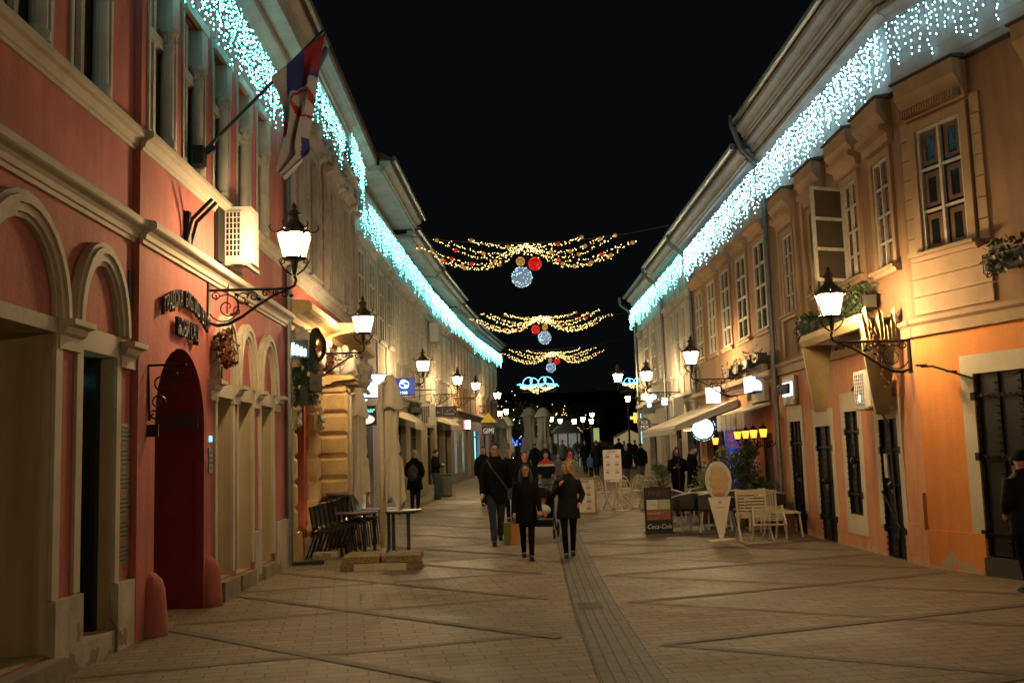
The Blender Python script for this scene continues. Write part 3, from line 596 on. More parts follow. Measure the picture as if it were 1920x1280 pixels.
# open casement
oc = MB(); fo = WF(FRt.P(15.64,4.22,.03), math.atan2(-.35,-1)); wd = .62
for a in ((0,.05,0,1.52),(wd-.05,wd,0,1.52)): oc.box(fo,*a,0,.04)
for zz in (0,.49,.98,1.47): oc.box(fo,.05,wd-.05,zz,zz+.05,0,.038)
o1 = b.part(oc,'open_casement','wood_white'); gl = MB(); gl.box(fo,.04,wd-.04,.04,1.48,.015,.022); b.part(gl,'pane',mat('casement_glass',(.07,.055,.04),.08,spec=.5),o1)
for fr,u0,u1,mm in ((FRt,YB,20.05,'tan_trim'),(FN,0,6,'tan_trim')):
    t = MB(); t.prof(fr,[(-.02,3.06),(.05,3.06),(.05,3.2),(.09,3.24),(.09,3.29),(-.02,3.31)],u0-.0,u1); b.part(t,'floor_band',mm)
# frieze, cornice and eave in pale plaster; wavy lead-topped hood edge above each window
t = MB(); t.box(FRt,YB,20.05,6.5,7.72,-.3,.04); t.box(FN,0,6,6.5,7.72,-.3,.04)
for zz in (6.62,6.8,6.98,7.16): t.box(FN,0,6,zz,zz+.012,.04,.046)
b.part(t,'frieze','pale')
for fr,u0,u1 in ((FRt,YB-.12,20.05),(FN,-.0,6)):
    b.cor(7.42,7.7,.2,u0,u1,'pale',.04,fr); b.cor(7.72,8.0,.14,u0,u1,'pale',.24,fr); b.cor(8.0,8.3,.18,u0,u1,'pale',.40,fr)
    t = MB(); t.tube([fr.P(u0,8.36,.62),fr.P(u1,8.36,.62)],.07,8); b.part(t,'gutter','zinc'); b.roof(8.3,.6,u0,u1,fr,body=5)
hd = MB(); hl = MB()
def hoodw(fr, u0, u1):
    hd.prof(fr,[(-.02,5.98),(.06,5.98),(.1,6.1),(.16,6.2),(.22,6.28),(.22,6.48),(-.02,6.48)],u0,u1); hl.prof(fr,[(-.01,6.481),(.26,6.481),(.26,6.51),(.05,6.54)],u0-.03,u1+.03)
for w in wins: hoodw(FRt,w[0]-.2,w[1]+.2)
for w in (wn,wn2): hoodw(FN,w[0]-.14,w[1]+.14)
for fr,u0,u1 in ((FRt,YB,20.05),(FN,0,6)): hl.prof(fr,[(-.01,6.462),(.1,6.462),(.1,6.487),(.0,6.502)],u0,u1)
b.part(hd,'window_hood','tan_trim'); b.part(hl,'lead_flashing','dgrey')
t = MB()
for i in range(22): uu = wn[0]-.1+i*(wn[1]-wn[0]+.2)/22; t.box(FN,uu,uu+.022,6.0,6.1,.06,.2)
b.part(t,'dentil','tan_trim')
# quoin blocks and apron panels on the angled face
t = MB()
for uu in (wn[0]-.28,wn[1]+.16):
    for i in range(7): zz = 4.12+i*.27; t.box(FN,uu,uu+.15,zz,zz+.25,-.02,.025)
for i in range(3): t.box(FN,wn[0]-.25,wn[1]+.3,3.34+i*.24,3.34+i*.24+.225,-.02,.03)
b.part(t,'quoins','tan_trim')
t = MB()
for uu in (17.75,18.2,19.35): t.box(FRt,uu,uu+.14,3.35,6.4,-.02,.04)
for i in range(5): t.box(FRt,18.6+i*.1,18.64+i*.1,3.4,3.85,-.02,.03)
b.part(t,'fluted_pilaster','tan_trim')
t = MB(); Rb = random.Random(5)
for k_ in range(26): t.ell(FRt.P(18.82+Rb.uniform(-.28,.28),6.02+abs(Rb.gauss(0,.08)),.03),(.04,.05,.05),6,4)
b.part(t,'festoon','tan_trim',smooth=True)
for d in doors:
    t = MB(); s_ = .1 if d[2] > .2 else 0; e = .16; zb_ = d[2]-.3 if s_ else d[2]+.45
    t.box(FRt,d[0]-e,d[0],zb_,d[3]+.3,-.02,.012); t.box(FRt,d[1],d[1]+e,zb_,d[3]+.3,-.02,.012); t.box(FRt,d[0],d[1],d[3],d[3]+.3,-.02,.012)
    if s_: t.box(FRt,d[0],d[1],zb_,d[2],-.02,.012)
    b.part(t,'opening_surround','white_frame')
t = MB(); t.box(FN,big[0]-.2,big[0],.5,2.72,-.02,.012); t.box(FN,big[0],big[1]+.2,2.48,2.72,-.02,.012); t.box(FN,big[1],big[1]+.2,.5,2.72,-.02,.012)
b.part(t,'opening_surround','white_frame')
t = MB(); t.box(FN,0,big[0]-.003,-.1,.5,-.02,.02); b.part(t,'plinth','orange')
t = MB(); t.box(FRt,YB,13.98,-.1,.55,-.02,.02); b.part(t,'plinth','peach')
t = MB(); t.box(FRt,YB+.01,YB+.14,.5,.98,.0,.05); b.part(t,'meter_box','peach')
def spiked_door(fr, d, n, cols, rows, label=None):
    u0,u1,z0,z1 = d; x = MB(); x.box(fr,u0,u1,z0+.02,z1,n-.06,n-.02); o = b.part(x,'iron_door','iron_door')
    s = MB(); ws = [u0+(u1-u0)*i/cols for i in range(cols+1)]
    for i, uu in enumerate(ws):
        a = max(u0, uu-.022); s.box(fr,a,a+.044,z0+.02,z1,n-.02,n+.012)
        z = z0+.1
        while z < z1-.03: s.cyl(fr.P(a+.022,z,n+.01),fr.P(a+.022,z+.0,n+.05),.012,.003,5); s.cyl(fr.P(a,z,n-.0),fr.P(a-.035,z+.015,n+.01),.008,.002,4); z += .092
    for zz in rows:
        s.box(fr,u0-.05,u1+.05,zz-.02,zz+.02,n-.018,n+.02); s.box(fr,u0-.06,u0+.01,zz-.05,zz+.05,n-.02,n+.045); s.box(fr,u1-.01,u1+.06,zz-.05,zz+.05,n-.02,n+.045)
        uu = u0+.05
        while uu < u1: s.cyl(fr.P(uu,zz,n+.018),fr.P(uu,zz,n+.05),.011,.003,5); uu += .085
    s.box(fr,u0+.1,u1-.1,z0+(z1-z0)*.52,z0+(z1-z0)*.52+.018,n-.01,n+.03); s.ell(fr.P((u0+u1)/2,z0+(z1-z0)*.52,n+.04),(.05,.05,.06),7,5)
    b.part(s,'spiked_strap','iron',o); l = MB(); l.box(fr,(u0+u1)/2-.03,(u0+u1)/2+.03,z0+(z1-z0)*.5-.08,z0+(z1-z0)*.5-.01,n,n+.04); b.part(l,'padlock','steel',o)
    return o
spiked_door(FRt,dA,-.03,3,[.35,1.7]); spiked_door(FRt,dB,-.03,2,[.4,1.6]); spiked_door(FRt,dC,-.03,2,[.85,1.85]); sd = spiked_door(FRt,dD,-.03,2,[.42,1.55])
x = MB(); x.tube([FRt.P(14.82,.95,.03),FRt.P(14.2,.45,.03)],.022,5); x.box(FRt,14.55,14.68,1.2,1.48,-.01,.0); b.part(x,'brace_bar','iron',sd)
x = MB(); x.box(FRt,14.58,14.70,1.15,1.5,-.008,.022); b.part(x,'paper_notice','white',sd)
spiked_door(FN,(big[0],big[1],.22,2.48),-.03,3,[.5,1.45,2.2]); x = MB(); x.box(FN,big[0],big[1],-.1,.22,-.2,.06); b.part(x,'doorstep','dgrey')
OB = b
mb = MB(); mb.tube([FRt.P(19.98,.0,.1),FRt.P(19.98,7.0,.1),FRt.P(19.98,7.35,.14),FRt.P(19.98,7.75,.5),FRt.P(19.98,8.3,.68),FRt.P(19.98,8.5,.68)],.055,8); b.part(mb,'drainpipe','zinc')
# ---- right 2..4
rb = rowhouse('tan_house','tan house with five tall windows above a lantern lit beige awning',FRt,20.05,28.4,7.6,'tan','tan_trim',5,(4.1,6.0),2.35,
    [(20.8,22.2,.0,1.95,'curtain'),(22.7,24.0,.0,1.95,'curtain'),(25.2,27.6,.3,2.2,'curtain')],rows=4,low='peach',zb=-.05,pil=False,eave=.62,hood=.24)
rc = rowhouse('grey_dark_house','grey house with narrow dark windows between two drainpipes',FRt,28.4,33.6,7.6,'grey_wall','grey_trim',5,(4.0,6.0),2.5,
    [(28.9,30.4,.3,2.3),(31.4,33.0,.3,2.3)],rows=2,zb=0,eave=.6,hood=.12,pil=True)
rd = rowhouse('lilac_corner_house','pale corner house with ice cream signs at the far end of the right row',FRt,33.6,40.4,7.65,'white_wall','white_wall',4,(4.1,6.0),2.6,
    [(34.2,35.6,.3,2.4),(36.6,38.2,.4,2.5)],rows=4,zb=0,eave=.42,hood=.1,pil=False)
for (hb_, uu) in ((rb,28.3),(rc,33.5),(rd,40.3)):
    mb = MB(); mb.tube([FRt.P(uu,.2,.1),FRt.P(uu,6.9,.1),FRt.P(uu,7.3,.3),FRt.P(uu,7.6,.66),FRt.P(uu,7.9,.68)],.055,8); hb_.part(mb,'drainpipe','zinc')
# ---------------------------------------------------------------- wall lanterns
def spiral(c, r, a0, turns, s=1, k=18, shrink=.85):   # in the xz plane
    return [(c[0]+r*(1-shrink*i/k)*math.cos(a0+s*turns*2*math.pi*i/k), 0, c[1]+r*(1-shrink*i/k)*math.sin(a0+s*turns*2*math.pi*i/k)) for i in range(k+1)]
def lantern_body(root, x, z, glass='lantern', seg=6, sc=1.0):
    hx = lambda r, zz: [(x+r*sc*math.cos(math.pi*2*i/seg+.26), r*sc*math.sin(math.pi*2*i/seg+.26), z+zz*sc) for i in range(seg)]
    cg = MB()
    for i in range(seg): cg.tube([hx(.128,0)[i],hx(.205,.30)[i]],.014*sc,5); cg.tube([hx(.205,.30)[i],hx(.205,.30)[(i+1)%seg]],.014*sc,5); cg.tube([hx(.13,0)[i],hx(.13,0)[(i+1)%seg]],.014*sc,5)
    for i in range(seg):
        p = hx(.215,.33)[i]; a = math.pi*2*i/seg+.26; ca, sa = math.cos(a), math.sin(a)
        cg.tube([p,(p[0]+.05*sc*ca,p[1]+.05*sc*sa,p[2]+.01*sc),(p[0]+.085*sc*ca,p[1]+.085*sc*sa,p[2]+.06*sc),(p[0]+.06*sc*ca,p[1]+.06*sc*sa,p[2]+.09*sc)],.009*sc,5)
    cg.rings([(x,0,z-.02*sc,.10*sc,.10*sc),(x,0,z+.0,.145*sc,.145*sc),(x,0,z+.015*sc,.145*sc,.145*sc)],12)
    for s_ in (-1,1):
        cg.tube([(x+s_*.15*sc,0,z+.0),(x+s_*.17*sc,0,z-.05*sc),(x+s_*.12*sc,0,z-.13*sc),(x+s_*.03*sc,0,z-.2*sc)],.012*sc,6)
        cg.tube([(x+s_*.15*sc+dx*.035*sc,0,z-.02*sc+dz*.035*sc) for dx,dz in [(math.cos(t*.8),math.sin(t*.8)) for t in range(9)]],.008*sc,5)
    cg.rings([(x,0,z-.2*sc,.02*sc,.02*sc),(x,0,z-.12*sc,.035*sc,.035*sc),(x,0,z-.02*sc,.05*sc,.05*sc)],8)
    cg.build('lantern_frame','iron',root)
    rf = MB(); rf.rings([(x,0,z+.30*sc,.215*sc,.215*sc),(x,0,z+.325*sc,.22*sc,.22*sc),(x,0,z+.345*sc,.18*sc,.18*sc),(x,0,z+.40*sc,.135*sc,.135*sc),(x,0,z+.45*sc,.08*sc,.08*sc),(x,0,z+.48*sc,.06*sc,.06*sc),(x,0,z+.54*sc,.055*sc,.055*sc),(x,0,z+.55*sc,.085*sc,.085*sc),(x,0,z+.565*sc,.085*sc,.085*sc),(x,0,z+.61*sc,.03*sc,.03*sc),(x,0,z+.65*sc,.035*sc,.035*sc),(x,0,z+.70*sc,.008*sc,.008*sc)],12)
    rf.build('lantern_roof','cap',root)
    gl = MB(); gl.rings([(x,0,z+.02*sc,.115*sc,.115*sc),(x,0,z+.295*sc,.188*sc,.188*sc)],seg*2); gl.build('lantern_glass',glass,root)
def wall_lantern(fr, u, z, L, label, detail=True, src=None):
    p = fr.P(u, z, 0); rz = math.atan2(fr.n.y, fr.n.x)
    if src is None:
        root = empty('wall_lantern', p, rz, label, 'street lamp', 'wall lanterns along both rows of houses')
        br = MB(); br.tube([(0,0,0),(L-.06,0,0),(L,0,.03),(L+.02,0,.1),(L,0,.15)],.018,8); br.bb((.012,0,-.17),(.024,.09,.56))
        br.tube([(.03,0,-.40),(.12,0,-.43),(.25,0,-.415),(.42,0,-.33),(.6,0,-.2),(.8,0,-.08),(L-.1,0,-.02)],[.018,.024,.024,.02,.018,.015,.012],6)
        for sp in (spiral((.24,-.21),.17,2.6,1.5,-1), spiral((.2,-.2),.19,3.6,.55,1,12,.1), spiral((.42,-.12),.09,.5,1.2,1), spiral((.55,-.09),.075,3.4,1.3,-1), spiral((.7,-.055),.05,.2,1.2,1), spiral((L-.12,-.06),.05,1.5,1.4,-1), spiral((.36,-.26),.06,1.2,1.2,1), spiral((.09,-.07),.055,0,1.3,1), spiral((L-.22,-.05),.04,2.5,1.2,1)): br.tube(sp,.009,5)
        for c in ((.35,-.06),(.48,-.17),(.62,-.12),(.3,-.3),(L-.04,-.09)): br.ell((c[0],0,c[1]),(.03,.012,.022),6,4)
        br.build('scroll_bracket','iron',root); lantern_body(root, L, .36)
        return root
    c = copy_tree(src); c.location = p; c.rotation_euler = (0,0,rz); c['label'] = label; return c
w1 = wall_lantern(FL, 11.95, 3.74, 1.05, 'large lit lantern on scroll bracket by the library lettering')
w1.location.x += PR
FB4 = Fr((-3.6,0),(-3.6,30),1)
for fr,u,z,lb in ((FB,18.4,3.62,'lit lantern in front of the baroque building beside the black ring sign'),(f3,29.8-24.5,3.85,'lit lantern over the blue crest sign, third on the left row'),
    (f5,1.6,4.1,'lit lantern above the dark mountain logo sign, fourth on the left row'),(f6,.6,4.3,'lit lantern on the brown house, fifth on the left row'),(f7,3.0,4.4,'lit lantern above the yellow hood at the far end of the left row'),
    (FRt,13.52,3.04,'large lit lantern in front of the folded golden awning'),(FRt,23.7,3.3,'lit lantern on the tan house beside the striped sign'),(FRt,31.2,3.45,'lit lantern on the grey house above the white awning'),(FRt,38.9,4.0,'lit lantern at the far corner of the right row')):
    c = wall_lantern(fr,u,z,1.05,lb,src=w1)
FO = Fr((-3.6,0),(-3.6,30),1)  # unseen lanterns added around the camera to fill the near street with light
for fr,u,z,lb in ((FO,-8.0,3.74,'unseen fill lantern added on the left behind the photographer'),(Fr((7.6,0),(7.6,30),-1),-1.5,3.4,'unseen fill lantern added on the right level with the photographer'),(Fr((7.2,0),(7.2,30),-1),-4,3.4,'unseen fill lantern added on the right behind the photographer')): wall_lantern(fr,u,z,1.05,lb,src=w1)
# ---------------------------------------------------------------- icicle light curtains
def icicles(name, path, label, m, dens=9, hmin=.4, hmax=.95, rb=.0110, per=.085, group='icicle light curtains under the eaves', cat='icicle lights'):
    root = empty(name, path[0], 0, label, cat, group); inv = Vector(path[0]); cb = MB(); bl = MB(); Ri = random.Random(len(label))
    cb.tube([Vector(p)-inv for p in path], .008, 4)
    for a, b in zip(path[:-1], path[1:]):
        a = Vector(a)-inv; b = Vector(b)-inv; L = (b-a).length; n = int(L*dens)
        for i in range(n):
            p = a+(b-a)*((i+Ri.random()*.8)/n); h = hmin+(hmax-hmin)*(.5+.5*math.sin(i*1.9+Ri.random()*2))*Ri.uniform(.5,1)
            jx, jy = Ri.uniform(-.05,.05), Ri.uniform(-.05,.05); cb.tube([p,(p.x+jx,p.y+jy,p.z-h)],.003,3,False)
            z = Ri.random()*.06
            while z < h:
                bl.octa((p.x+jx*z/h+Ri.uniform(-.025,.025), p.y+jy*z/h+Ri.uniform(-.03,.03), p.z-z), rb*Ri.uniform(.75,1.15), rb*1.5); z += per*Ri.uniform(.6,1.4)
    cb.build('cable','cable',root); bl.build('bulbs',m,root,kind='stuff'); return root
IC = [(-3.12,16.2,9.05),(-3.2,21.5,8.95),(-3.3,24.3,8.8)]
icicles('icicle_lights',[FL.P(4.0,7.66,.26),FL.P(12,7.64,.26),FL.P(16.1,7.62,.26)],'cyan icicle lights under the eave of the salmon arcaded building','cyan_led',25,.45,1.0)
icicles('icicle_lights',[FB.P(16.4,8.85,.3),FB.P(20,8.85,.3),FB.P(21.4,8.85,.3)],'cyan icicle lights behind the flag on the baroque building','cyan_led',20,.45,1.0)
icicles('icicle_lights',[FB.P(21.6,8.9,.42),FB.P(23.9,8.85,.36),FB.P(24.5,8.4,.2),f3.P(.3,7.8,.3)],'cyan icicle lights plunging down between the baroque and the ornate house','cyan_led',22,.4,.9)
icicles('icicle_lights',[f3.P(.3,8.1,.35),f3.P(6.4,8.2,.35)],'cyan icicle lights under the eave of the ornate grey house','cyan_led',20,.45,1.0)
icicles('icicle_lights',[f4.P(0,8.2,.35),f4.P(6.6,8.05,.35)],'cyan icicle lights under the eave of the pale house','cyan_led',18,.35,.95)
icicles('icicle_lights',[f5.P(0,8.0,.35),f5.P(7.4,7.95,.35)],'cyan icicle lights above the wall mounted cooling unit','cyan_led',15,.35,.95,rb=.016)
icicles('icicle_lights',[f6.P(0,7.9,.35),f6.P(7,7.9,.35)],'cyan icicle lights on the brown house with upright windows','cyan_led',11,.25,.8,rb=.016)
icicles('icicle_lights',[f7.P(0,7.9,.35),f7.P(11,7.9,.4)],'cyan icicle lights ending at the far corner of the left row','cyan_led',10,.3,.95,rb=.018)
icicles('icicle_lights',[FN.P(5.9,7.44,.14),FN.P(2.2,7.44,.14),FN.P(.02,7.44,.14)],'sparse cool white icicle lights over the angled face of the orange building','ice_led',15,.2,.85,rb=.011)
icicles('icicle_lights',[FRt.P(YB+.05,7.44,.15),FRt.P(16.5,7.44,.18),FRt.P(20.0,7.40,.22)],'cool white icicle lights from the bend of the orange building to its drainpipe','ice_led',25,.45,1.0,rb=.011)
icicles('icicle_lights',[FRt.P(20.1,7.4,.24),FRt.P(24,7.36,.24),FRt.P(28.3,7.32,.24)],'cool white icicle lights along the tan house with five windows','ice_led',21,.45,1.0)
icicles('icicle_lights',[FRt.P(28.5,7.35,.26),FRt.P(33.4,7.3,.26)],'cyan icicle lights on the dark windowed house of the right row','cyan_led',14,.3,.85,rb=.015)
icicles('icicle_lights',[FRt.P(33.7,7.35,.26),FRt.P(38.5,7.35,.26),FRt.P(40.4,7.35,.26),(5.75,40.75,7.2),(6.2,40.8,7.1)],'cyan icicle lights turning the far corner of the right row','cyan_led',13,.3,.95,rb=.016)
# ---------------------------------------------------------------- garlands over the street
def garland(cx, Y, z, label, flip=1, rb=.015):
    root = empty('street_garland', (cx,Y,z), 0, label, 'light garland', 'winged garlands of warm lights across the street'); Rg = random.Random(int(Y))
    bl = MB(); wr = MB(); bs = MB(); rs = MB()
    for s_ in (-1,1):
        for j, (xe, ze, sag) in enumerate([(1.6,.34,.05),(2.15,.30,-.15),(2.6,.42,-.28),(2.75,.10,-.36),(3.12,.22,-.5),(2.4,-.18,-.42)]):
            pts = []
            for i in range(26):
                t = i/25; x = s_*xe*t; zz = ze*t**2.2 - (-sag)*math.sin(math.pi*min(1,t*1.08))*1.0 + .1*(1-t)**3*2; pts.append((x, Rg.uniform(-.03,.03)+.1*(j-2.5)*t, zz))
            wr.tube(pts,.006,4)
            for a, b in zip(pts[:-1],pts[1:]):
                for k_ in range(2 if Y < 50 else 1):
                    t = Rg.random(); bl.octa((a[0]+(b[0]-a[0])*t+Rg.uniform(-.02,.02), a[1]+Rg.uniform(-.03,.03), a[2]+(b[2]-a[2])*t+Rg.uniform(-.045,.045)), rb*Rg.uniform(.7,1.1))
            for t_ in (8,14,19,24):
                if Rg.random() < .62: (rs if Rg.random() < .2 else bs).ell(pts[t_],(.06,.06,.06),8,6)
    for k_ in range(70): bl.octa((Rg.gauss(0,.25),Rg.uniform(-.05,.05),Rg.uniform(-.05,.22)-abs(Rg.gauss(0,.05))),rb)
    wr.tube([(0,0,.2),(0,0,-.5)],.006,4)
    wr.build('wire','cable',root); bl.build('bulbs','gold_led',root,kind='stuff'); bs.build('small_bauble','ball_gold',root,smooth=True); rs.build('small_bauble','ball_red',root,smooth=True)
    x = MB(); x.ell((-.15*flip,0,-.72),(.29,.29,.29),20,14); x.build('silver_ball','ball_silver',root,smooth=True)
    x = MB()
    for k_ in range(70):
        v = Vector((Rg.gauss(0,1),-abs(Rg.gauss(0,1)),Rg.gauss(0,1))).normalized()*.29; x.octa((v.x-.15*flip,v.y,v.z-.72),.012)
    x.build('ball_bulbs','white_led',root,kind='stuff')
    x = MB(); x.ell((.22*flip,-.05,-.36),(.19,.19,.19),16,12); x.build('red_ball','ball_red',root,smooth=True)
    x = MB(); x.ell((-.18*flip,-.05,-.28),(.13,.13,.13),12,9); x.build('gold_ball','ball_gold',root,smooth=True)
    return root
garland(.80,27.4,7.28,'nearest and widest winged garland of warm lights over the street',1)
garland(1.75,42.7,7.35,'middle winged garland of warm lights over the street',-1,.021)
garland(3.1,59,7.45,'farthest winged garland of warm lights over the street',1,.027)
def wire(a, b, sag, r=.012, label=None, k=16):
    a = Vector(a); b = Vector(b); mb = MB(); mb.tube([a+(b-a)*(i/k)+Vector((.02*math.sin(i*2.1),0,-4*sag*(i/k)*(1-i/k))) for i in range(k+1)], r, 4)
    mb.build('overhead_wire','cable',label=label,cat='cable',group='wires the garlands hang from')
M['cable'].node_tree.nodes['Principled BSDF'].inputs['Base Color'].default_value = (.05,.05,.05,1)
wire((-2.95,27.4,7.9),(5.2,27.4,8.0),.42,.012,'thin wire carrying the nearest garland')
wire((-2.2,42.7,7.9),(5.6,42.7,7.6),.25,.014,'thin wire carrying the middle garland')
wire((-1.0,59,8.0),(8.5,59,8.6),.45,.016,'thin wire carrying the farthest garland')
# bow shaped decorations
def bow(loc, sc, label):
    root = empty('bow_decoration', loc, 0, label, 'light decoration', 'blue bow decorations over the square'); t = MB(); Rg = random.Random(2)
    for cx,w,h,tl in ((-.75,.42,.34,.4),(-.25,.36,.28,-.3),(.35,.34,.34,.3),(.85,.42,.34,-.45)):
        t.tube([((cx+w*math.cos(a*.45)*.8+tl*math.sin(a*.45)*.3)*sc,0,(.28+h*math.sin(a*.45))*sc) for a in range(15)],.035*sc,6)
    t.tube([(-1.55*sc,0,.1*sc),(-.9*sc,0,-.08*sc),(0,0,.08*sc),(.8*sc,0,.1*sc),(1.6*sc,0,-.1*sc)],.04*sc,6); t.tube([(-1.4*sc,0,.15*sc),(-.3*sc,0,-.1*sc),(.5*sc,0,.12*sc),(1.5*sc,0,.05*sc)],.03*sc,6)
    t.build('neon_bow','neon_blue',root); bl = MB()
    for k_ in range(150): x_ = Rg.uniform(-1.3,1.3); bl.octa((x_*sc,Rg.uniform(-.1,.1),(-.1-Rg.random()*.55*(1-abs(x_)/1.5))*sc),.035*sc)
    bl.build('bulbs','gold_led',root,kind='stuff'); fr = MB(); fr.tube([(-1.65*sc,0,.1*sc),(-1.2*sc,0,-.3*sc),(-1.2*sc,0,-.5*sc),(1.2*sc,0,-.5*sc),(1.65*sc,0,-.1*sc),(1.65*sc,0,.1*sc)],.02*sc,4); fr.build('frame','dgrey',root)
bow(at(1008,722,75),1.0,'blue neon bow decoration with warm lights over the far square'); bow(at(1188,718,72),.62,'small blue neon bow decoration beside the far right lanterns')
# ---------------------------------------------------------------- wall fittings, left
def box_ac(loc, rz, label, w=.78, h=.56, d=.3):   # fan side faces local -y
    root = empty('air_conditioner', loc, rz, label, 'air conditioner', 'outdoor cooling units')
    m = MB(); m.bb((0,0,h/2),(w,d,h)); m.bb((-w*.12,-d/2-.004,h*.5),(w*.62,.01,h*.86)); m.build('casing','white',root)
    f = MB(); f.rings([(0,0,0,.01,.01)],4) if False else None
    k = MB()
    for i in range(5): k.bb((-w*.38+w*.13*i,-d/2-.02,h*.5),(.012,.012,h*.82))
    for i in range(9): k.bb((-w*.12,-d/2-.016,h*.1+h*.1*i),(w*.58,.01,.012))
    k.build('fan_grille','white',root); v = MB(); v.bb((-w*.12,-d/2-.0105,h*.5),(w*.56,.006,h*.8)); v.build('fan_opening','black',root)
    b_ = MB(); b_.bb((-w*.3,.1,-.03),(.05,d+.3,.04)); b_.bb((w*.3,.1,-.03),(.05,d+.3,.04)); b_.bb((0,-d/2-.02,-.02),(w*1.05,.04,.03)); b_.build('bracket','cream',root)
    return root
a1 = box_ac((-3.33,12.72,4.2), 0, 'beige cooling unit mounted above the arches right of the large lantern',.36,.72,.4)
x = MB(); x.bb((-3.5,12.35,4.55),(.05,.3,.75)); x.tube([(-3.45,12.6,4.2),(-3.46,12.6,3.9),(-3.49,12.62,3.2)],.012,5); x.build('hanging_cable','black',label='dark cable duct behind the beige cooling unit',cat='cable')
# flag holder, pole and flag
root = empty('flag_pole', FL.P(11.55,5.28,PR), 0, 'grey pole sloping up and out from a black wall socket', 'flag pole')
pt = at(606,58,13.0); base = FL.P(11.4,5.25,PR+.05); d_ = pt-base
x = MB(); x.tube([(.0,0,0),tuple(pt-root.location)],.022,8); x.ell(tuple(pt-root.location),(.03,.03,.03),6,4); x.build('pole','dgrey',root)
x = MB(); x.bb((.05,-.1,-.02),(.12,.16,.22)); x.cyl((.02,-.05,-.02),(.18,.02,.12),.05); x.build('socket','iron',root)
def flag():   # cloth gathered below the pole, folded over on itself lower down
    cr = lambda p: (380+p[0]/3.37, p[1]/3.37)
    Lp = [(420,470),(470,580),(500,690),(498,800),(480,900),(462,985),(455,1045),(462,1080)]; Rp = [(770,185),(740,320),(712,450),(690,600),(668,740),(655,850),(668,940),(500,1108)]
    n, m_ = 70, 100; vs = []; cc = []
    def pl(P, t): q_ = t*(len(P)-1); i = min(int(q_), len(P)-2); f = q_-i; return (P[i][0]+(P[i+1][0]-P[i][0])*f, P[i][1]+(P[i+1][1]-P[i][1])*f)
    for i in range(n+1):
        for j in range(m_+1):
            t = j/m_; s_ = i/n; a_, c_ = pl(Lp,t), pl(Rp,t); p = (a_[0]+(c_[0]-a_[0])*s_, a_[1]+(c_[1]-a_[1])*s_); w = at(*cr(p), 11.55+1.45*((p[0]-330)/440))
            w.y += .10+(.10*math.sin(s_*13+t*3)+.05*math.sin(s_*23-t*5))*min(1,t*3); vs.append(w-base); cc.append(p)
    fs = [(i*(m_+1)+j,i*(m_+1)+j+1,(i+1)*(m_+1)+j+1,(i+1)*(m_+1)+j) for i in range(n) for j in range(m_)]
    mb = MB(); mb.add(vs, fs)
    me_ = mb.build('tricolour_flag',[mat('flag_red',(.42,.02,.03),.75,var=.15),mat('flag_blue',(.03,.05,.26),.75,var=.15),mat('flag_white',(.62,.56,.56),.75,var=.12),mat('flag_gold',(.4,.22,.04),.7)],label='red, blue and white tricolour flag with a crest hanging from the pole',cat='flag')
    me_.location = base
    for k_, p in enumerate(me_.data.polygons):
        i, j = divmod(k_, m_); c4 = [cc[v] for v in p.vertices]; x_ = sum(c[0] for c in c4)/4; y_ = sum(c[1] for c in c4)/4
        al = (x_-330)/440; dn = y_-(545-360*al)   # along the pole, distance below it
        c = 2
        if x_-.55*dn*-1 > 0 and al > .68 and dn < 190: c = 0
        elif al > .42 and dn < 215 and x_ > 520: c = 1
        if y_ > 745 and y_ < 850 and x_ < 532: c = 0
        if y_ > 850 and x_ > 612 and y_ < 985: c = 1
        dx, dy = (x_-628)/72, (y_-635)/95; rr = math.hypot(dx,dy)
        if rr < 1 and dn > 150: c = 0 if rr > .86 else (2 if (abs(dx) < .10 or abs(dy) < .08 or dx*dy > .04) else 3 if .3 < rr < .55 else 0)
        p.material_index = c; p.use_smooth = True
    sd_ = me_.modifiers.new('s','SOLIDIFY'); sd_.thickness = .006
flag()
x = MB()
for dy in (0,.16): x.tube([(-3.5,11.0+dy,4.1),(-3.42,11.0+dy,4.4),(-3.2,11.0+dy,4.62)],.022,6)
x.bb((-3.5,11.08,4.25),(.06,.08,.5)); x.build('forked_bracket','iron',label='black forked iron bracket below the upper cornice',cat='bracket')
# small scroll sign bracket left of the gate
root = empty('scroll_sign_bracket', FL.P(9.95,2.1,PR), 0, 'small black wrought iron scroll bracket left of the gate', 'bracket')
x = MB(); x.tube([(0,0,.55),(.38,0,.55)],.012,5); x.tube([(.0,0,.55),(.02,0,0)],.014,5)
for sp in (spiral((.14,.38),.13,1.5,1.4,-1),spiral((.1,.18),.08,0,1.3,1),spiral((.06,.05),.05,2,1.2,-1),spiral((.3,.47),.07,3,1.2,1)): x.tube(sp,.009,5)
x.bb((.05,0,-.1),(.12,.02,.12)); x.build('scroll','iron',root)
# dried wreath under the bracket
root = empty('dried_wreath', (-3.40,12.15,3.05), 0, 'small wreath of dried red leaves hanging under the large lantern bracket', 'wreath')
x = MB(); Rw = random.Random(4)
for k_ in range(260):
    a = Rw.random()*6.28; r = .13+Rw.gauss(0,.03); p = Vector((Rw.gauss(0,.05)+.02, r*math.cos(a)*.8, r*math.sin(a)*1.35)); x.add([p+Vector((Rw.gauss(0,.03),Rw.gauss(0,.03),Rw.gauss(0,.03))) for _ in range(3)],[(0,1,2)])
x.build('leaves',mat('dried_leaf',(.20,.06,.025),.8,var=.6,scale=25),root); x = MB(); x.bb((.0,0,-.3),(.02,.1,.13)); x.build('label_card','brass',root)
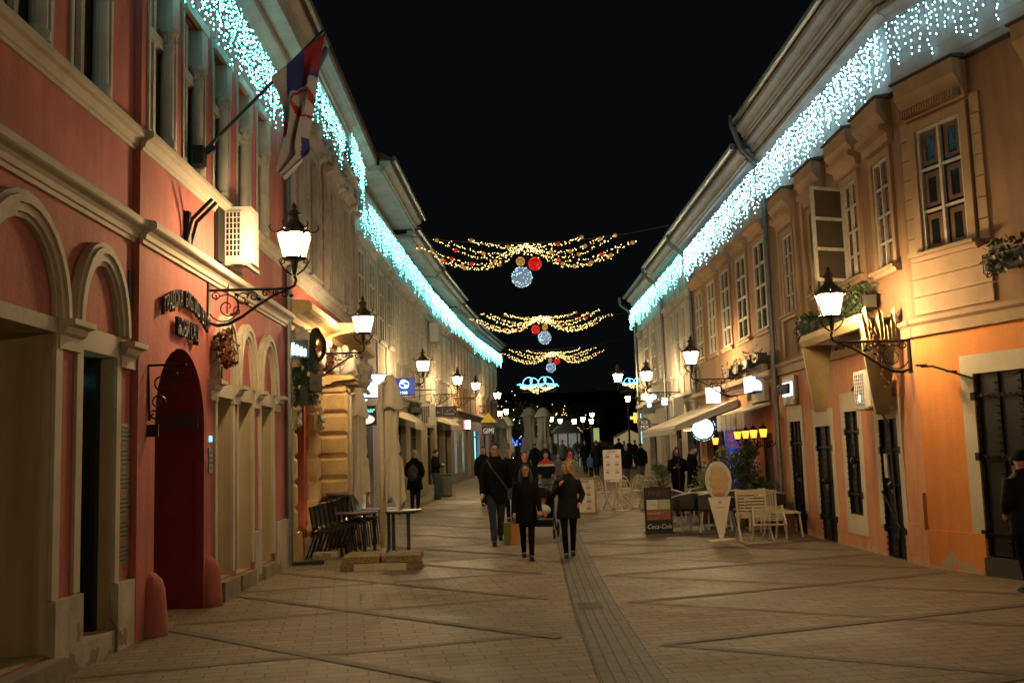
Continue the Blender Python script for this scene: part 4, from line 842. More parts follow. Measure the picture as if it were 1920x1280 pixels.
# baroque building fittings: neon tubes, fir swag with dark tags, black ring sign
NS = at(558,652,16.35)
root = empty('neon_tube_sign', NS, 0, 'white neon tubes shining above the fir swag', 'neon sign')
x = MB()
for i in range(5): x.tube([(-.14+.065*i,0,-.1-.01*i),(-.14+.065*i,0,.12-.035*i)],.018,6)
x.build('tube',mat('white_neon',(.7,1,1),.4,emit=(.6,1,.97),es=6),root); x = MB(); x.bb((0,.03,-.02),(.36,.02,.3)); x.build('back_panel','dgrey',root)
RSg = at(592,650,16.9)
root = empty('ring_sign', RSg, 0, 'black pointed ring shaped sign projecting beside the neon tubes', 'hanging sign')
x = MB(); k = 24
for ang in (0,):
    o_ = []; i_ = []
    for i in range(k): a = 2*math.pi*i/k; r = .27 if abs(a-math.pi/2) > .3 else .33; o_.append((.17*math.cos(a)*1.0,r*math.sin(a))); i_.append((.05+.07*math.cos(a),-.02+.17*math.sin(a)))
    x.poly(WF((0,0,0),.5),o_,-.05,.05,[i_]); 
x.build('ring','black',root); x = MB(); x.tube([(0,.02,.3),(-.3,.02,.3)],.01,5); x.build('arm','iron',root)
SW = at(570,705,16.6)
root = empty('fir_swag', SW, 0, 'thick fir swag with dark tags and ornaments hanging on the baroque building', 'fir garland')
x = MB(); Rw = random.Random(9)
for k_ in range(4200):
    t = Rw.random(); cx_ = -.16+.34*t+Rw.gauss(0,.07); cz = .32-.75*Rw.random(); cz2 = cz-abs(cx_)*.2
    d = Vector((Rw.gauss(0,1),Rw.gauss(0,1),Rw.gauss(-.3,1))).normalized()*.085; p = Vector((cx_*.9,Rw.gauss(0,.08),cz2)); e = d.orthogonal().normalized()*.008
    x.add([p-e,p+e,p+d],[(0,1,2)])
x.build('needles','fir',root); x = MB(); x.bb((.22,-.12,-.12),(.2,.02,.28),.2); x.bb((.02,-.14,-.33),(.14,.02,.3),-.15); x.build('dark_tag','dgrey',root)
x = MB()
for c in ((.1,-.13,.02),(-.05,-.12,-.2),(.14,-.12,-.1),(0,-.12,.12)): x.ell(c,(.025,.025,.045),6,5)
x.build('gilded_cone','ball_gold',root)
# drainpipe shoe, uplights
for (X_,Y_,lb) in ((-3.42,16.75,'small uplight at the foot of the first red pilaster'),(-3.38,17.9,'small uplight by the step next to the stacked chairs')):
    root = empty('uplight',(X_,Y_,.42),0,lb,'spotlight','uplights on the baroque building'); x = MB(); x.cyl((0,0,-.06),(0,.02,.06),.05,.06,10); x.tube([(0,0,-.1),(-.08,0,-.1)],.012,5); x.build('housing','iron',root)
    x = MB(); x.cyl((0,.02,.061),(0,.0215,.066),.05,.05,10); x.build('lens',mat('uplight_lens',(1,.8,.5),.3,emit=(1,.66,.3),es=60),root)
    x = MB(); x.bb((X_-.06,Y_,.1),(.2,.2,.42)); x.build('stone_block','cream_base',label='small worn stone block under the uplight at %s' % ('the first pilaster' if Y_ < 17 else 'the chair stack'),cat='stone block')
root = empty('steel_counter',(-3.05,19.4,0),0,'curved brushed steel counter standing against the rusticated portal','counter'); x = MB()
x.rings([(0,0,.05,.34,.34),(0,0,.2,.36,.36),(0,0,1.0,.36,.36)],20); x.build('body','steel',root,smooth=True); x = MB(); x.rings([(0,0,1.0,.4,.4),(0,0,1.04,.4,.4)],20); x.build('top','grey',root)
# signs over the left shops
def panel_sign(name, loc, rz, w, h, d, label, face, cat='sign', rim='dgrey', group=None):
    root = empty(name, loc, rz, label, cat, group); x = MB(); x.bb((0,0,0),(w,d,h)); x.build('casing',rim,root); x = MB(); x.bb((0,-d/2-.004,0),(w*.95,.006,h*.94)); x.build('face',face,root); return root
E1, EZ = (1,0,0), (0,0,1)
r_ = panel_sign('screen_sign', at(712,723,26.0)+Vector((-.1,0,0)), .55, .9,.62,.12,'white lit screen sign at an angle above the violet lit shop wall',mat('screen_white',(.8,.9,1),.3,emit=(.72,.86,1.0),es=3.2)); 
r_ = panel_sign('crest_sign', at(757,725,27.5), 0, .62,.48,.1,'blue lit box sign with a white crest and 1983 below',mat('blue_lit',(.02,.05,.3),.3,emit=(.02,.06,.42),es=.7))
x = MB(); x.tube([(.02+.13*math.cos(a*.5),-.062,.06+.1*math.sin(a*.5)) for a in range(13)],.012,5); x.tube([(-.08,-.062,.15),(.0,-.062,.19),(.1,-.062,.15),(-.06,-.062,.09),(.1,-.062,.03),(.06,-.062,-.04),(-.02,-.062,-.03)],.014,5); x.tube([(.07+.04*math.cos(a*.6),-.062,-.0+.04*math.sin(a*.6)) for a in range(11)],.010,5)
x.build('crest',mat('crest_white',(.7,.9,1),.3,emit=(.55,.9,1),es=2.6),r_); text('year','1983',.11,(.0,-.058,-.17),E1,EZ,'crest_white' if 'crest_white' in M else MATS['crest_white'],r_)
x = MB(); x.tube([(.3,.0,-.1),(.9,.05,-.1)],.012,5); x.tube([(-.3,0,-.27),(.2,0,-.31),(.8,.05,-.2)],.008,5); x.build('arm','iron',r_)
r_ = panel_sign('oval_logo_sign', at(684,779,23.2), 0,.55,.46,.08,'black lit sign with teal script above a red ringed oval','black')
text('script','bazaar',.16,(.02,-.052,.12),E1,EZ,mat('teal_glow',(.2,.8,.8),.3,emit=(.1,.9,.8),es=2),r_,shear=.3)
x = MB(); x.rings([(0,0,0,.21,.105),(0,0,.012,.21,.105)],24); x.v = [(v[0]+.02,-.05-v[2],v[1]-.09) for v in x.v]; x.build('oval',mat('oval_white',(.9,.9,.9),.3,emit=(1,.9,.88),es=1.3),r_)
x = MB(); x.tube([(.02+.17*math.cos(a*math.pi/12),-.064,-.09+.078*math.sin(a*math.pi/12)) for a in range(25)],.008,5); x.build('oval_ring',mat('oval_red',(.8,.05,.05),.3,emit=(1,.06,.04),es=1),r_); text('oval_letters','LION',.1,(.02,-.066,-.09),E1,EZ,'oval_red' if 'oval_red' in M else MATS['oval_red'],r_)
x = MB()
for i,(dx,dz) in enumerate(((0,.12),(.05,.06),(0,0),(.06,-.06),(0,-.13))): x.ell((dx,0,dz),(.05,.03,.025),8,5)
x.build('neon_script',mat('aqua_neon',(.5,1,1),.3,emit=(.35,.95,1),es=5),label='tangled aqua neon script glowing behind the first closed parasol',cat='neon sign').location = at(680,745,23.6)
r_ = panel_sign('mountain_sign', at(832,771,35.2),0,.92,.36,.06,'dark hanging sign with white mountain outline and lettering','dgrey')
x = MB(); x.tube([(.08,-.035,-.04),(.17,-.035,.05),(.21,-.035,.03),(.3,-.035,.12),(.36,-.035,.03),(.42,-.035,-.04)],.008,4); x.tube([(-.05,-.035,-.1),(-.05,-.035,.12)],.005,4); x.build('mountain_outline','white',r_); text('letters','montana',.1,(.2,-.035,-.09),E1,EZ,'white',r_); text('letters','abs',.13,(-.24,-.035,-.02),E1,EZ,'white',r_,shear=.3)
r_ = panel_sign('red_white_sign', at(876,796,47),0,.34,.42,.12,'small lit box sign, red on one side and white on the other',mat('white_lit2',(.9,.9,1),.3,emit=(.95,.9,1),es=3)); x = MB(); x.bb((-.14,-.07,0),(.08,.02,.4)); x.build('red_side',mat('red_lit',(.8,.02,.1),.3,emit=(1,.02,.12),es=2),r_)
r_ = panel_sign('letter_sign', at(916,806,50),0,.66,.52,.06,'dark hanging sign with large white letters GIMI','dgrey'); text('letters','GIMI',.36,(0,-.035,-.05),E1,EZ,mat('dim_white',(.7,.7,.66),.4,emit=(.8,.8,.75),es=.35),r_,sx=.75)
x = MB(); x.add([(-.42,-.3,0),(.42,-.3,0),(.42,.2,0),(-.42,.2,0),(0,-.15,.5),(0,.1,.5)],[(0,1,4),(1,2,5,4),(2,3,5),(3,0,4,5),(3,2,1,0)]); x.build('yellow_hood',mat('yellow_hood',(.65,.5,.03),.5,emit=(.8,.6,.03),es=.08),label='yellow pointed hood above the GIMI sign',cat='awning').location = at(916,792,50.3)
box_ac(at(805,797,34.5)+Vector((-.05,0,0)),0,'dark faced cooling unit hanging beside the mountain logo sign',.55,.72,.34)
box_ac(f5.P(1.0,6.1,.3),f5.rz()-math.pi/2+1.57,'high cooling unit on the upper wall of the grey house',.7,.7,.35)
r_ = panel_sign('small_plate', at(822,783,34.3)+Vector((-.25,0,-.1)),0,.2,.32,.04,'white plate fixed under the dark faced cooling unit','white')
r_ = panel_sign('small_plate', at(824,800,36),0,.2,.2,.04,'small black plate under the mountain logo sign','black')
def fold_awning(fr,u0,u1,z,n,label,m='canvas_white',val=True):
    root = empty('awning', fr.P((u0+u1)/2,z,0), 0, label, 'awning'); inv = root.location; x = MB()
    x.prof(fr,[(.05,z),(.05,z+.12),(.2,z+.14),(n,z-.16),(n,z-.2)],u0,u1); x.v = [tuple(Vector(v)-inv) for v in x.v]; x.build('canopy',m,root)
    if val:
        x = MB(); k = 12
        for i in range(k): a = u0+(u1-u0)*i/k; c = u0+(u1-u0)*(i+1)/k; x.poly(fr,[(a,z-.2),(c,z-.2),(c,z-.38),((a+c)/2,z-.42),(a,z-.38)],n-.01,n)
        x.v = [tuple(Vector(v)-inv) for v in x.v]; x.build('valance',m,root)
    return root
fold_awning(f4,.3,2.2,2.95,.6,'small pale folded awning above the first dark shop of the pale house'); fold_awning(f5,2.8,4.7,3.1,.7,'pale awning with printed valance beside the mountain logo sign')
fold_awning(f5,5.2,7.0,3.1,.5,'narrow pale awning farther along the grey house')
# ---------------------------------------------------------------- right side fittings
def lb_(mb, inv): mb.v = [tuple(Vector(v)-Vector(inv)) for v in mb.v]; return mb
# folded golden awning with two draped ends
inv = FRt.P(15.1,3.3,0); root = empty('folded_awning', inv, 0, 'golden folded awning with pleated hanging ends over the iron doors', 'awning')
x = MB(); x.prof(FRt,[(.40,3.36),(.44,3.46),(.58,3.46),(.62,3.36),(.56,3.27),(.44,3.28)],13.75,16.5); x.prof(FRt,[(.02,3.42),(.02,3.46),(.46,3.42),(.46,3.39)],13.9,16.4); lb_(x,inv).build('casing','gold_canvas',root)
def pleats(u0,u1,ztop,zbot,n0,n1,k=13):
    x = MB(); vs = []; rows = 8
    for j in range(rows+1):
        t = j/rows; uc = (u0+u1)/2; hw = (u1-u0)/2*(1-.55*t); z = ztop+(zbot-ztop)*t; nn = n1+(n0-n1)*t
        for i in range(k*2+1): s_ = i/(k*2); vs.append(FRt.P(uc-hw+2*hw*s_, z-.12*math.sin(math.pi*s_)*0, nn*(1-.55*s_)+(.05 if i%2 else -.03)*(1-.3*t)))
    c = k*2+1; x.add(vs,[(j*c+i,j*c+i+1,(j+1)*c+i+1,(j+1)*c+i) for j in range(rows) for i in range(c-1)]); return x
def pleat_end(u, ztop, zbot, n_far, label=None):   # triangular gathered side curtain, spans from wall to n_far
    x = MB(); vs = []; rows = 8; c = 23
    for j in range(rows+1):
        t = j/rows; z = ztop+(zbot-ztop)*t
        for i in range(c):
            s_ = i/(c-1); n_ = n_far*(1-s_)*(1-.62*t)+.12+.10*t; vs.append(FRt.P(u+(.05 if i%2 else -.05)*(1-.25*t)+.18*t, z, n_))
    x.add(vs,[(j*c+i,j*c+i+1,(j+1)*c+i+1,(j+1)*c+i) for j in range(rows) for i in range(c-1)]); return x
lb_(pleat_end(16.4,3.3,2.2,.5),inv).build('pleated_end','gold_canvas',root); lb_(pleat_end(13.72,3.1,2.05,.48),inv).build('pleated_end','gold_canvas',root)
x = MB(); c = 29; rows = 7; vs = []
for j in range(rows+1):
    t = j/rows
    for i in range(c):
        s_ = i/(c-1); zt = 3.2+.36*abs(((s_*2.6+.55)%1)*2-1); n_ = .54*(1-s_)*(1-.12*t)+.08; vs.append(FRt.P(13.70+.05*math.sin(i*2.1+t)+.02*t, zt+(3.05-zt)*t, n_))
x.add(vs,[(j*c+i,j*c+i+1,(j+1)*c+i+1,(j+1)*c+i) for j in range(rows) for i in range(c-1)]); lb_(x,inv).build('crumpled_cover','gold_canvas',root)
x = MB(); 
for k_ in range(16): x.ell(FRt.P(13.66,3.25-.06*k_,.48-.014*k_+R.uniform(-.05,.05)),(.02,.03,.03),6,4)
lb_(x,inv).build('printed_pattern',mat('maroon_print',(.16,.03,.02),.8),root,smooth=True)
x = MB(); x.tube([FRt.P(13.9,2.3,.1),FRt.P(13.9,2.9,.3),FRt.P(13.9,3.35,.5)],.016,5); lb_(x,inv).build('folding_arm','iron',root)
o = box_ac(FRt.P(14.3,2.18,.28), math.radians(-90)-.0, 'white cooling unit with a lit display under the folded golden awning',.6,.52,.28); 
x = MB(); x.bb((-.02,-.17,.12),(.05,.01,.09)); x.build('display','cold_glow',o)
x = MB(); x.tube([FRt.P(14.6,2.6,.1),FRt.P(15.4,2.62,.09),FRt.P(15.7,2.5,.06)],.022,5); x.tube([FRt.P(14.6,2.2,.1),FRt.P(14.3,1.9,.06),FRt.P(14.3,.9,.05),FRt.P(14.28,.3,.04)],.018,5); x.build('hanging_cable','cable',label='cables running from the white cooling unit down beside the iron door',cat='cable')
x = MB(); x.tube([FN.P(.42,2.62,.3),FN.P(.55,2.62,.24),FN.P(1.0,2.42,.02)],.014,5); x.bb(tuple(FN.P(.42,2.64,.3)),(.14,.08,.02)); x.bb(tuple(FN.P(.75,2.53,.12)),(.1,.1,.02)); x.build('camera_arm','dgrey',label='thin dark camera arm on the orange wall beside the big door',cat='wall camera')
# backlit letter sign and striped perpendicular sign
s0 = FRt.P(19.15,2.72,.05)
root = empty('backlit_letter_sign', s0, 0, 'white wall panel with backlit black letters by the drainpipe', 'sign'); x = MB(); x.bb((0,0,0),(.06,.82,.55)); x.build('panel','white_frame',root)
text('letters','БУКИ',.26,(-.14,-.05,.0),(0,-1,0),EZ,'black',root,ext=.03,shear=.2)
x = MB(); x.bb((-.05,0,.02),(.02,.6,.26)); x.build('light_panel',mat('white_backlight',(.8,.9,1),.3,emit=(.7,.9,1),es=2.2),root)
s0 = FRt.P(21.45,3.0,.05)
root = empty('framed_sign', s0, 0, 'cream framed sign box with lit vertical bar letters on the tan house', 'sign'); x = MB()
for c,dd in (((-.04,0,.36),(.1,1.5,.05)),((-.04,0,-.36),(.1,1.5,.05)),((-.04,.72,0),(.1,.05,.68)),((-.04,-.72,0),(.1,.05,.68))): x.bb(c,dd)
x.bb((0,0,0),(.04,1.5,.7)); x.build('frame','cream',root); x = MB()
for i in range(5): x.bb((-.12,.33-.15*i,0),(.2,.06,.36))
x.build('letter_body','black',root); x = MB()
for i in range(5): x.bb((-.226,.33-.15*i,0),(.012,.07,.34)); x.bb((-.12,.296-.15*i,0),(.19,.006,.3))
x.build('letter_face',mat('ice_lines',(.8,.9,1),.3,emit=(.7,.88,1),es=2.4),root)
r_ = panel_sign('lit_box_sign', at(1337,741,24.5),-.15,.36,.40,.14,'small bright white box sign hanging under the lantern of the tan house',mat('sign_white',(.8,.9,1),.3,emit=(.85,.95,1),es=2.6))
x = MB(); x.tube([(0,0,.2),(0,0,.3),(.5,.05,.3)],.014,5); x.build('arm','iron',r_)
# awnings
inv = FRt.P(24.5,2.3,0); root = empty('awning', inv, 0, 'white slanting awning stretched over the terrace of the ice cream cafe', 'awning')
x = MB(); x.prof(FRt,[(.05,2.72),(.05,2.80),(1.55,2.22),(1.6,2.14),(1.52,2.12)],23.4,28.9); lb_(x,inv).build('canopy','canvas_white',root)
x = MB(); x.prof(FRt,[(1.53,2.13),(1.60,2.13),(1.60,2.02),(1.56,2.02)],23.4,28.9); x.prof(FRt,[(.06,2.7),(1.5,2.14),(1.5,2.1),(.06,2.62)],23.4,23.46); lb_(x,inv).build('front_bar','white',root)
inv = FRt.P(21.5,2.3,0); root = empty('awning', inv, 0, 'short beige awning with scalloped valance above four amber lanterns', 'awning')
x = MB(); x.prof(FRt,[(.05,2.52),(.05,2.58),(.62,2.40),(.62,2.36)],20.6,23.2); lb_(x,inv).build('canopy','canvas_white',root)
x = MB(); k = 11
for i in range(k): a = 20.6+2.6*i/k; c = 20.6+2.6*(i+1)/k; x.poly(FRt,[(a,2.38),(c,2.38),(c,2.08),((a+c)/2,2.02),(a,2.08)],.61+.01*(i%2),.625+.01*(i%2))
lb_(x,inv).build('valance','canvas_white',root); x = MB(); x.cyl(FRt.P(21.3,2.2,.65),FRt.P(21.3,2.2,.656),.1,.1,10); lb_(x,inv).build('emblem',mat('faded_pink',(.4,.2,.18),.8),root)
# amber lanterns
def amber(p, label, src=None):
    if src: c = copy_tree(src); c.location = p; c['label'] = label; return c
    root = empty('amber_lantern', p, 0, label, 'wall lamp', 'amber wall lanterns under the awnings')
    x = MB(); x.rings([(0,0,-.1,.055,.055),(0,0,.06,.085,.085),(0,0,.07,.06,.06)],8); x.build('glass','amber',root)
    x = MB(); x.rings([(0,0,.065,.1,.1),(0,0,.09,.09,.09),(0,0,.13,.04,.04),(0,0,.15,.015,.015),(0,0,.19,.012,.012)],8); x.build('lamp_cap','iron',root); x = MB(); x.rings([(0,0,-.14,.03,.03),(0,0,-.1,.06,.06)],8)
    for sp in (spiral((.08,-.24),.07,1.5,1.1,-1),spiral((.15,-.2),.06,3,1.1,1),spiral((.06,-.33),.04,0,1.1,1)): x.tube(sp,.010,5)
    x.tube([(0,0,-.14),(.02,0,-.22),(.1,0,-.3),(.2,0,-.27),(.25,0,-.2)],.014,6); x.bb((.25,0,-.22),(.02,.05,.22)); x.build('scroll_arm','iron',root); return root
am = None
for i,u in enumerate((20.35,21.15,21.85,22.6)):
    am0 = amber(FRt.P(u,1.95,.30), ('nearest of the four amber lanterns, beside the drainpipe','second amber lantern from the drainpipe','third amber lantern from the drainpipe','fourth amber lantern from the drainpipe, at the awning end')[i], am); am = am or am0
amber(FRt.P(25.0,1.85,.3),'lone amber lantern under the white awning behind the round sign',am)
# round sign with tinsel wreath
RP = at(1318,803,23.6); root = empty('round_sign', RP, 0, 'glowing white round sign framed by a tinsel wreath with small lights', 'sign')
x = MB(); x.rings([(0,0,-.05,.235,.235),(0,0,.05,.235,.235)],28); x.v = [(a,c,b_) for a,b_,c in x.v]; x.build('disc',mat('round_white',(.8,.95,1),.3,emit=(.75,1,1),es=4),root)
x = MB(); Rw = random.Random(6)
for k_ in range(700):
    a = Rw.random()*6.28; r = .275+Rw.gauss(0,.02); p = Vector((r*math.cos(a),Rw.gauss(0,.03),r*math.sin(a))); d = Vector((Rw.gauss(0,1),Rw.gauss(0,1),Rw.gauss(0,1))).normalized()*.05; e = d.orthogonal().normalized()*.006; x.add([p-e,p+e,p+d],[(0,1,2)])
x.build('tinsel_wreath','fir',root); x = MB()
for k_ in range(40): a = Rw.random()*6.28; x.octa((.29*math.cos(a),-.04,.29*math.sin(a)),.009)
x.build('wreath_bulbs','white_led',root,kind='stuff'); x = MB(); x.tube([(.2,0,.2),(.6,0,.5)],.012,5); x.build('arm','iron',root)
PL = at(1292,806,24.4); root = empty('pendant_lamp', PL, 0, 'flat orange lit pendant lamp left of the round glowing sign', 'pendant lamp'); x = MB(); x.rings([(0,0,.0,.16,.16),(0,0,.03,.12,.12),(0,0,.06,.02,.02)],14); x.tube([(0,0,.05),(0,0,.25)],.006,4); x.build('shade',mat('copper_shade',(.4,.12,.04),.4,emit=(1,.3,.06),es=.8),root)
x = MB(); x.rings([(0,0,-.012,.13,.13),(0,0,-.002,.13,.13)],14); x.build('bulb_disc',mat('warm_disc',(1,.7,.4),.3,emit=(1,.6,.25),es=9),root)
# blue menu banner behind the ficus, red door glow
r_ = panel_sign('blue_banner', at(1375,865,22.9)+Vector((0,0,0)),0,.34,1.55,.04,'tall blue banner with coloured pictures and white letters behind the ficus','blue',rim='blue')
x = MB()
for i in range(9): x.bb((-.11+.1*(i%3),-.03,.62-.13*(i//3)),(.07,.01,.09))
x.build('picture',mat('poster_food',(.6,.4,.25),.6,col2=(.6,.08,.06),scale=9),r_)
for i,w in enumerate(('ice','bar','sis','mix')): text('letters',w,.16,(0,-.03,-.1-.16*i),E1,EZ,'white',r_)
M['blue'].node_tree.nodes['Principled BSDF'].inputs['Emission Color'].default_value = (.02,.12,.9,1); M['blue'].node_tree.nodes['Principled BSDF'].inputs['Emission Strength'].default_value = .35
# flower boxes
def flower_box(p, rz, label, w=.7, seed=1, thick=220, drop=.25, sc=1.0):
    root = empty('flower_box', p, rz, label, 'flower box', 'flower boxes under the upper windows'); x = MB(); x.bb((0,0,0),(w,.2,.18)); x.build('box','dgrey',root)
    x = MB(); rr = random.Random(seed)
    for s_ in (-1,1): x.tube([(s_*w*.42+q_[0]*.6,-.11,-.12+q_[2]) for q_ in spiral((0,0),.08,1.5,1.3,s_)],.007,4); x.tube([(s_*w*.5,.1,-.12),(s_*w*.5,-.12,-.12),(s_*w*.5,-.12,.1)],.008,4)
    x.tube([(-w/2,-.12,.1),(w/2,-.12,.1)],.008,4); x.build('scroll_holder','iron',root); x = MB()
    for k_ in range(thick):
        cx_ = rr.uniform(-w/2,w/2); p_ = Vector((cx_,rr.gauss(-.04,.07),.1+rr.random()*.16 if rr.random() < .6 else .08-rr.random()*drop)); 
        if p_.z < .08: p_.y = -.13+rr.gauss(0,.03)
        a = [Vector((rr.gauss(0,1),rr.gauss(0,1),rr.gauss(0,1))).normalized()*.05 for _ in range(2)]; x.add([p_,p_+a[0],p_+a[0]+a[1],p_+a[1]*.8],[(0,1,2,3)])
    x.build('foliage','leaf',root)
rzr = -math.pi/2   # local -y faces the street on the right row
for u,z,lb,sd in ((14.7,3.72,'flower box with trailing plant under the open casement window',1),(16.0,3.6,'dark flower box beside the nearest right lantern, partly hidden by it',2),(17.2,3.66,'flower box of drooping leaves left of the nearest right lantern',3),
    (20.7,3.5,'nearest of the dark scrolled boxes left of the drainpipe',4),(21.6,3.45,'second dark scrolled box from the drainpipe, half lit',5),(22.5,3.42,'third dark scrolled box from the drainpipe',6),(23.4,3.4,'last dark scrolled box, above the lantern of the tan house',7)):
    flower_box(FRt.P(u,z,.2),rzr,lb,.75 if u < 20 else .5,sd,260 if u < 20 else 30)
flower_box(FN.P(2.05,3.75,.2),math.atan2(-FN.n.x*-1,FN.n.y*-1)+0 if False else math.atan2(FN.n.y,FN.n.x)+math.pi/2,'flower box with fir twigs at the right edge of the photo',.9,11,260)
flower_box(f4.P(3.1,3.25,.25),f4.rz()+math.pi,'pale ledge overgrown with dry plants on the pale house',1.6,12,500)
# ICE MIX and other hanging signs at the far right
r0 = at(1208,796,35.5); root = empty('round_hanging_sign', r0, 0, 'round grey hanging sign with the white letters ICE MIX', 'sign')
x = MB(); x.rings([(0,0,-.07,.25,.25),(0,0,.07,.25,.25)],28); x.v = [(a,c,b_) for a,b_,c in x.v]; x.build('rim','grey',root)
x = MB(); x.rings([(0,0,-.0,.19,.19),(0,0,.01,.19,.19)],24); x.v = [(a,-.075-c,b_) for a,b_,c in x.v]; x.build('face','dgrey',root)
text('letters','ICE',.17,(0,-.095,.075),E1,EZ,MATS['dim_white'],root); text('letters','MIX',.17,(0,-.095,-.085),E1,EZ,MATS['dim_white'],root); x = MB(); x.tube([(.24,0,.0),(.7,0,.0)],.015,5); x.build('arm','iron',root)
r0 = at(1217,749,34.5); root = empty('sweet_shaped_neon', r0, 0, 'white blue lit sweet shaped neon sign above the ICE MIX sign', 'neon sign'); x = MB()
for dx,dz,r in ((-.14,.1,.13),(.14,.1,.13),(0,-.02,.12),(0,-.2,.08)): x.ell((dx,0,dz),(r,.05,r*.85),12,8)
x.build('lit_shape',mat('sweet_glow',(.7,.95,1),.3,emit=(.55,.92,1),es=3),root,smooth=True); x = MB(); x.bb((0,.06,-.32),(.4,.06,.3)); x.tube([(.1,.05,.0),(.6,.05,.0)],.015,5); x.build('back_plate','dgrey',root)
r_ = panel_sign('cyan_box_sign', at(1246,752,31.5),0,.2,.24,.06,'small pale lit square sign left of the white awning','cold_glow')
r_ = panel_sign('pharmacy_cross', at(1191,783,46),0,.14,.46,.1,'yellow lit cross sign at the far right corner',mat('cross_yellow',(.8,.6,.1),.3,emit=(1,.62,.1),es=1.2),rim=MATS['cross_yellow']); x = MB(); x.bb((0,0,0),(.46,.09,.14)); x.build('cross_arm',MATS['cross_yellow'],r_)
r_ = panel_sign('cyan_letter_sign', at(1200,778,43),0,.26,.26,.1,'cyan lit square sign beside the yellow cross','cyan_glow')
r_ = panel_sign('shop_screen', at(1204,820,41.5),0,.3,.6,.08,'bright cyan shop screen behind the walkers at the far right','cyan_glow')
x = MB(); x.bb((0,0,0),(.12,.05,2.0)); x.build('wall_strip_glow',mat('yellow_jamb',(.6,.42,.12),.6,emit=(1,.6,.15),es=.35),label='upright strip of yellow wall behind the ICE MIX sign, lit by its own added glow',cat='panel').location = at(1221,828,39.6)  # strip of house wall, the light on it put in as emission
box_ac(FRt.P(30.2,2.65,.32), rzr, 'grey cooling unit below the third right lantern',.7,.55,.3)
# ---------------------------------------------------------------- parasols
def parasol(X,Y,h,label,canvas='canvas',base=True,ropes=True,seed=1,wd=.30,group='closed beige parasols',low=.95):
    ox, oy = (.13,.17) if low < 1.0 else (0,0); g0 = gz(Y); root = empty('closed_parasol',(X,Y,g0),0,label,'parasol',group); x = MB(); x.cyl((0,0,0.05),(0,0,h-.12),.042,.042,14); x.tube([(0,0,h-.14),(.06,.05,h-.08),(ox,oy,h-.12)],.03,6); x.build('pole','off',root,smooth=True)
    rr = random.Random(seed); x = MB(); seg = 40; rows = 26; vs = []; ph = rr.random()*6
    for j in range(rows+1):
        t = j/rows; z = h-(h-low)*t; base_r = wd*(.14 if j == 0 else (.16+.5*min(1,t/.16) if t < .16 else (.66-.16*math.sin(min(1,(t-.16)/.5)*math.pi)*.9+.22*max(0,t-.5)*2)))
        if abs(t-.62) < .03: base_r *= .78
        for i in range(seg):
            a = 2*math.pi*i/seg; r = base_r*(1+.20*math.sin(9*a+ph+t*1.8)*min(1,t*6)+.12*math.sin(4*a+t*6+ph)+.07*math.sin(17*a+t*9)*t); dz = .12*t*math.sin(4*a+ph)*(t > .75)
            vs.append((r*math.cos(a)+ox, r*math.sin(a)+oy, z+dz))
    x.add(vs,[(j*seg+i,j*seg+(i+1)%seg,(j+1)*seg+(i+1)%seg,(j+1)*seg+i) for j in range(rows) for i in range(seg)]); x.add([(ox,oy,h+.02)]+vs[:seg],[(0,i+1,(i+1)%seg+1) for i in range(seg)])
    vs = []
    for j in range(7):   # outer hood of the cover
        t = j/6; z = h+.03-.5*t; r0 = wd*(.3+.66*t**.8)
        for i in range(seg): a = 2*math.pi*i/seg; r = r0*(1+.1*math.sin(4*a+ph)*t); vs.append((r*math.cos(a)+ox,r*math.sin(a)+oy,z-(.06*abs(math.sin(2*a)) if j == 6 else 0)))
    x.add(vs,[(j*seg+i,j*seg+(i+1)%seg,(j+1)*seg+(i+1)%seg,(j+1)*seg+i) for j in range(6) for i in range(seg)])
    o = x.build('canopy',canvas,root,smooth=True)
    if base:
        x = MB()
        for (cx_,cy_,cz,w_,d_,h_) in ((-.3,-.14,.155,.56,.4,.11),(.31,-.14,.155,.55,.4,.11),(-.42,-.16,.05,.36,.42,.1),(.42,-.16,.05,.36,.42,.1),(-.3,.3,.155,.56,.4,.11),(.31,.3,.155,.55,.4,.11)):
            bx = MB(); bx.bb((cx_,cy_,cz),(w_,d_,h_)); o = bx.build('concrete_slab','concrete',root); bv = o.modifiers.new('b','BEVEL'); bv.width = .015; bv.segments = 2
        x = MB(); x.bb((0,-.36,.05),(.78,.05,.1)); x.bb((0,0,.04),(.1,.7,.06)); x.cyl((0,0,.04),(0,0,.3),.05,.045,12); x.build('steel_foot','off',root)
    return root
parasol(-1.9,15.55,2.93,'front closed parasol on concrete slabs beside the tables',seed=3,wd=.215)
parasol(-2.78,18.2,2.93,'rear closed parasol by the rusticated portal',seed=5,wd=.20,base=False)
# ---------------------------------------------------------------- tables and stacked chairs, left
def round_table(X,Y,r,h,label,src=None):
    if src: c = copy_tree(src); c.location = (X,Y,gz(Y)); c['label'] = label; return c
    root = empty('cafe_table',(X,Y,gz(Y)),0,label,'table','round grey cafe tables by the parasols'); x = MB(); x.rings([(0,0,h-.03,r*.97,r*.97),(0,0,h-.022,r,r),(0,0,h-.005,r,r),(0,0,h,r*.98,r*.98)],30); x.build('tabletop',mat('table_grey',(.20,.18,.17),.35,var=.2,scale=5),root)
    x = MB(); x.cyl((-.13,0,.03),(-.13,0,h-.03),.032,.032,10); x.cyl((.13,0,.03),(.13,0,h-.03),.032,.032,10); x.bb((0,0,h-.05),(.5,.06,.03)); x.bb((0,0,h-.05),(.06,.5,.03)); x.build('leg','dgrey',root); x = MB(); x.rings([(0,0,.0,.27,.27),(0,0,.015,.27,.27),(0,0,.035,.1,.1)],24); x.build('base','dgrey',root); return root
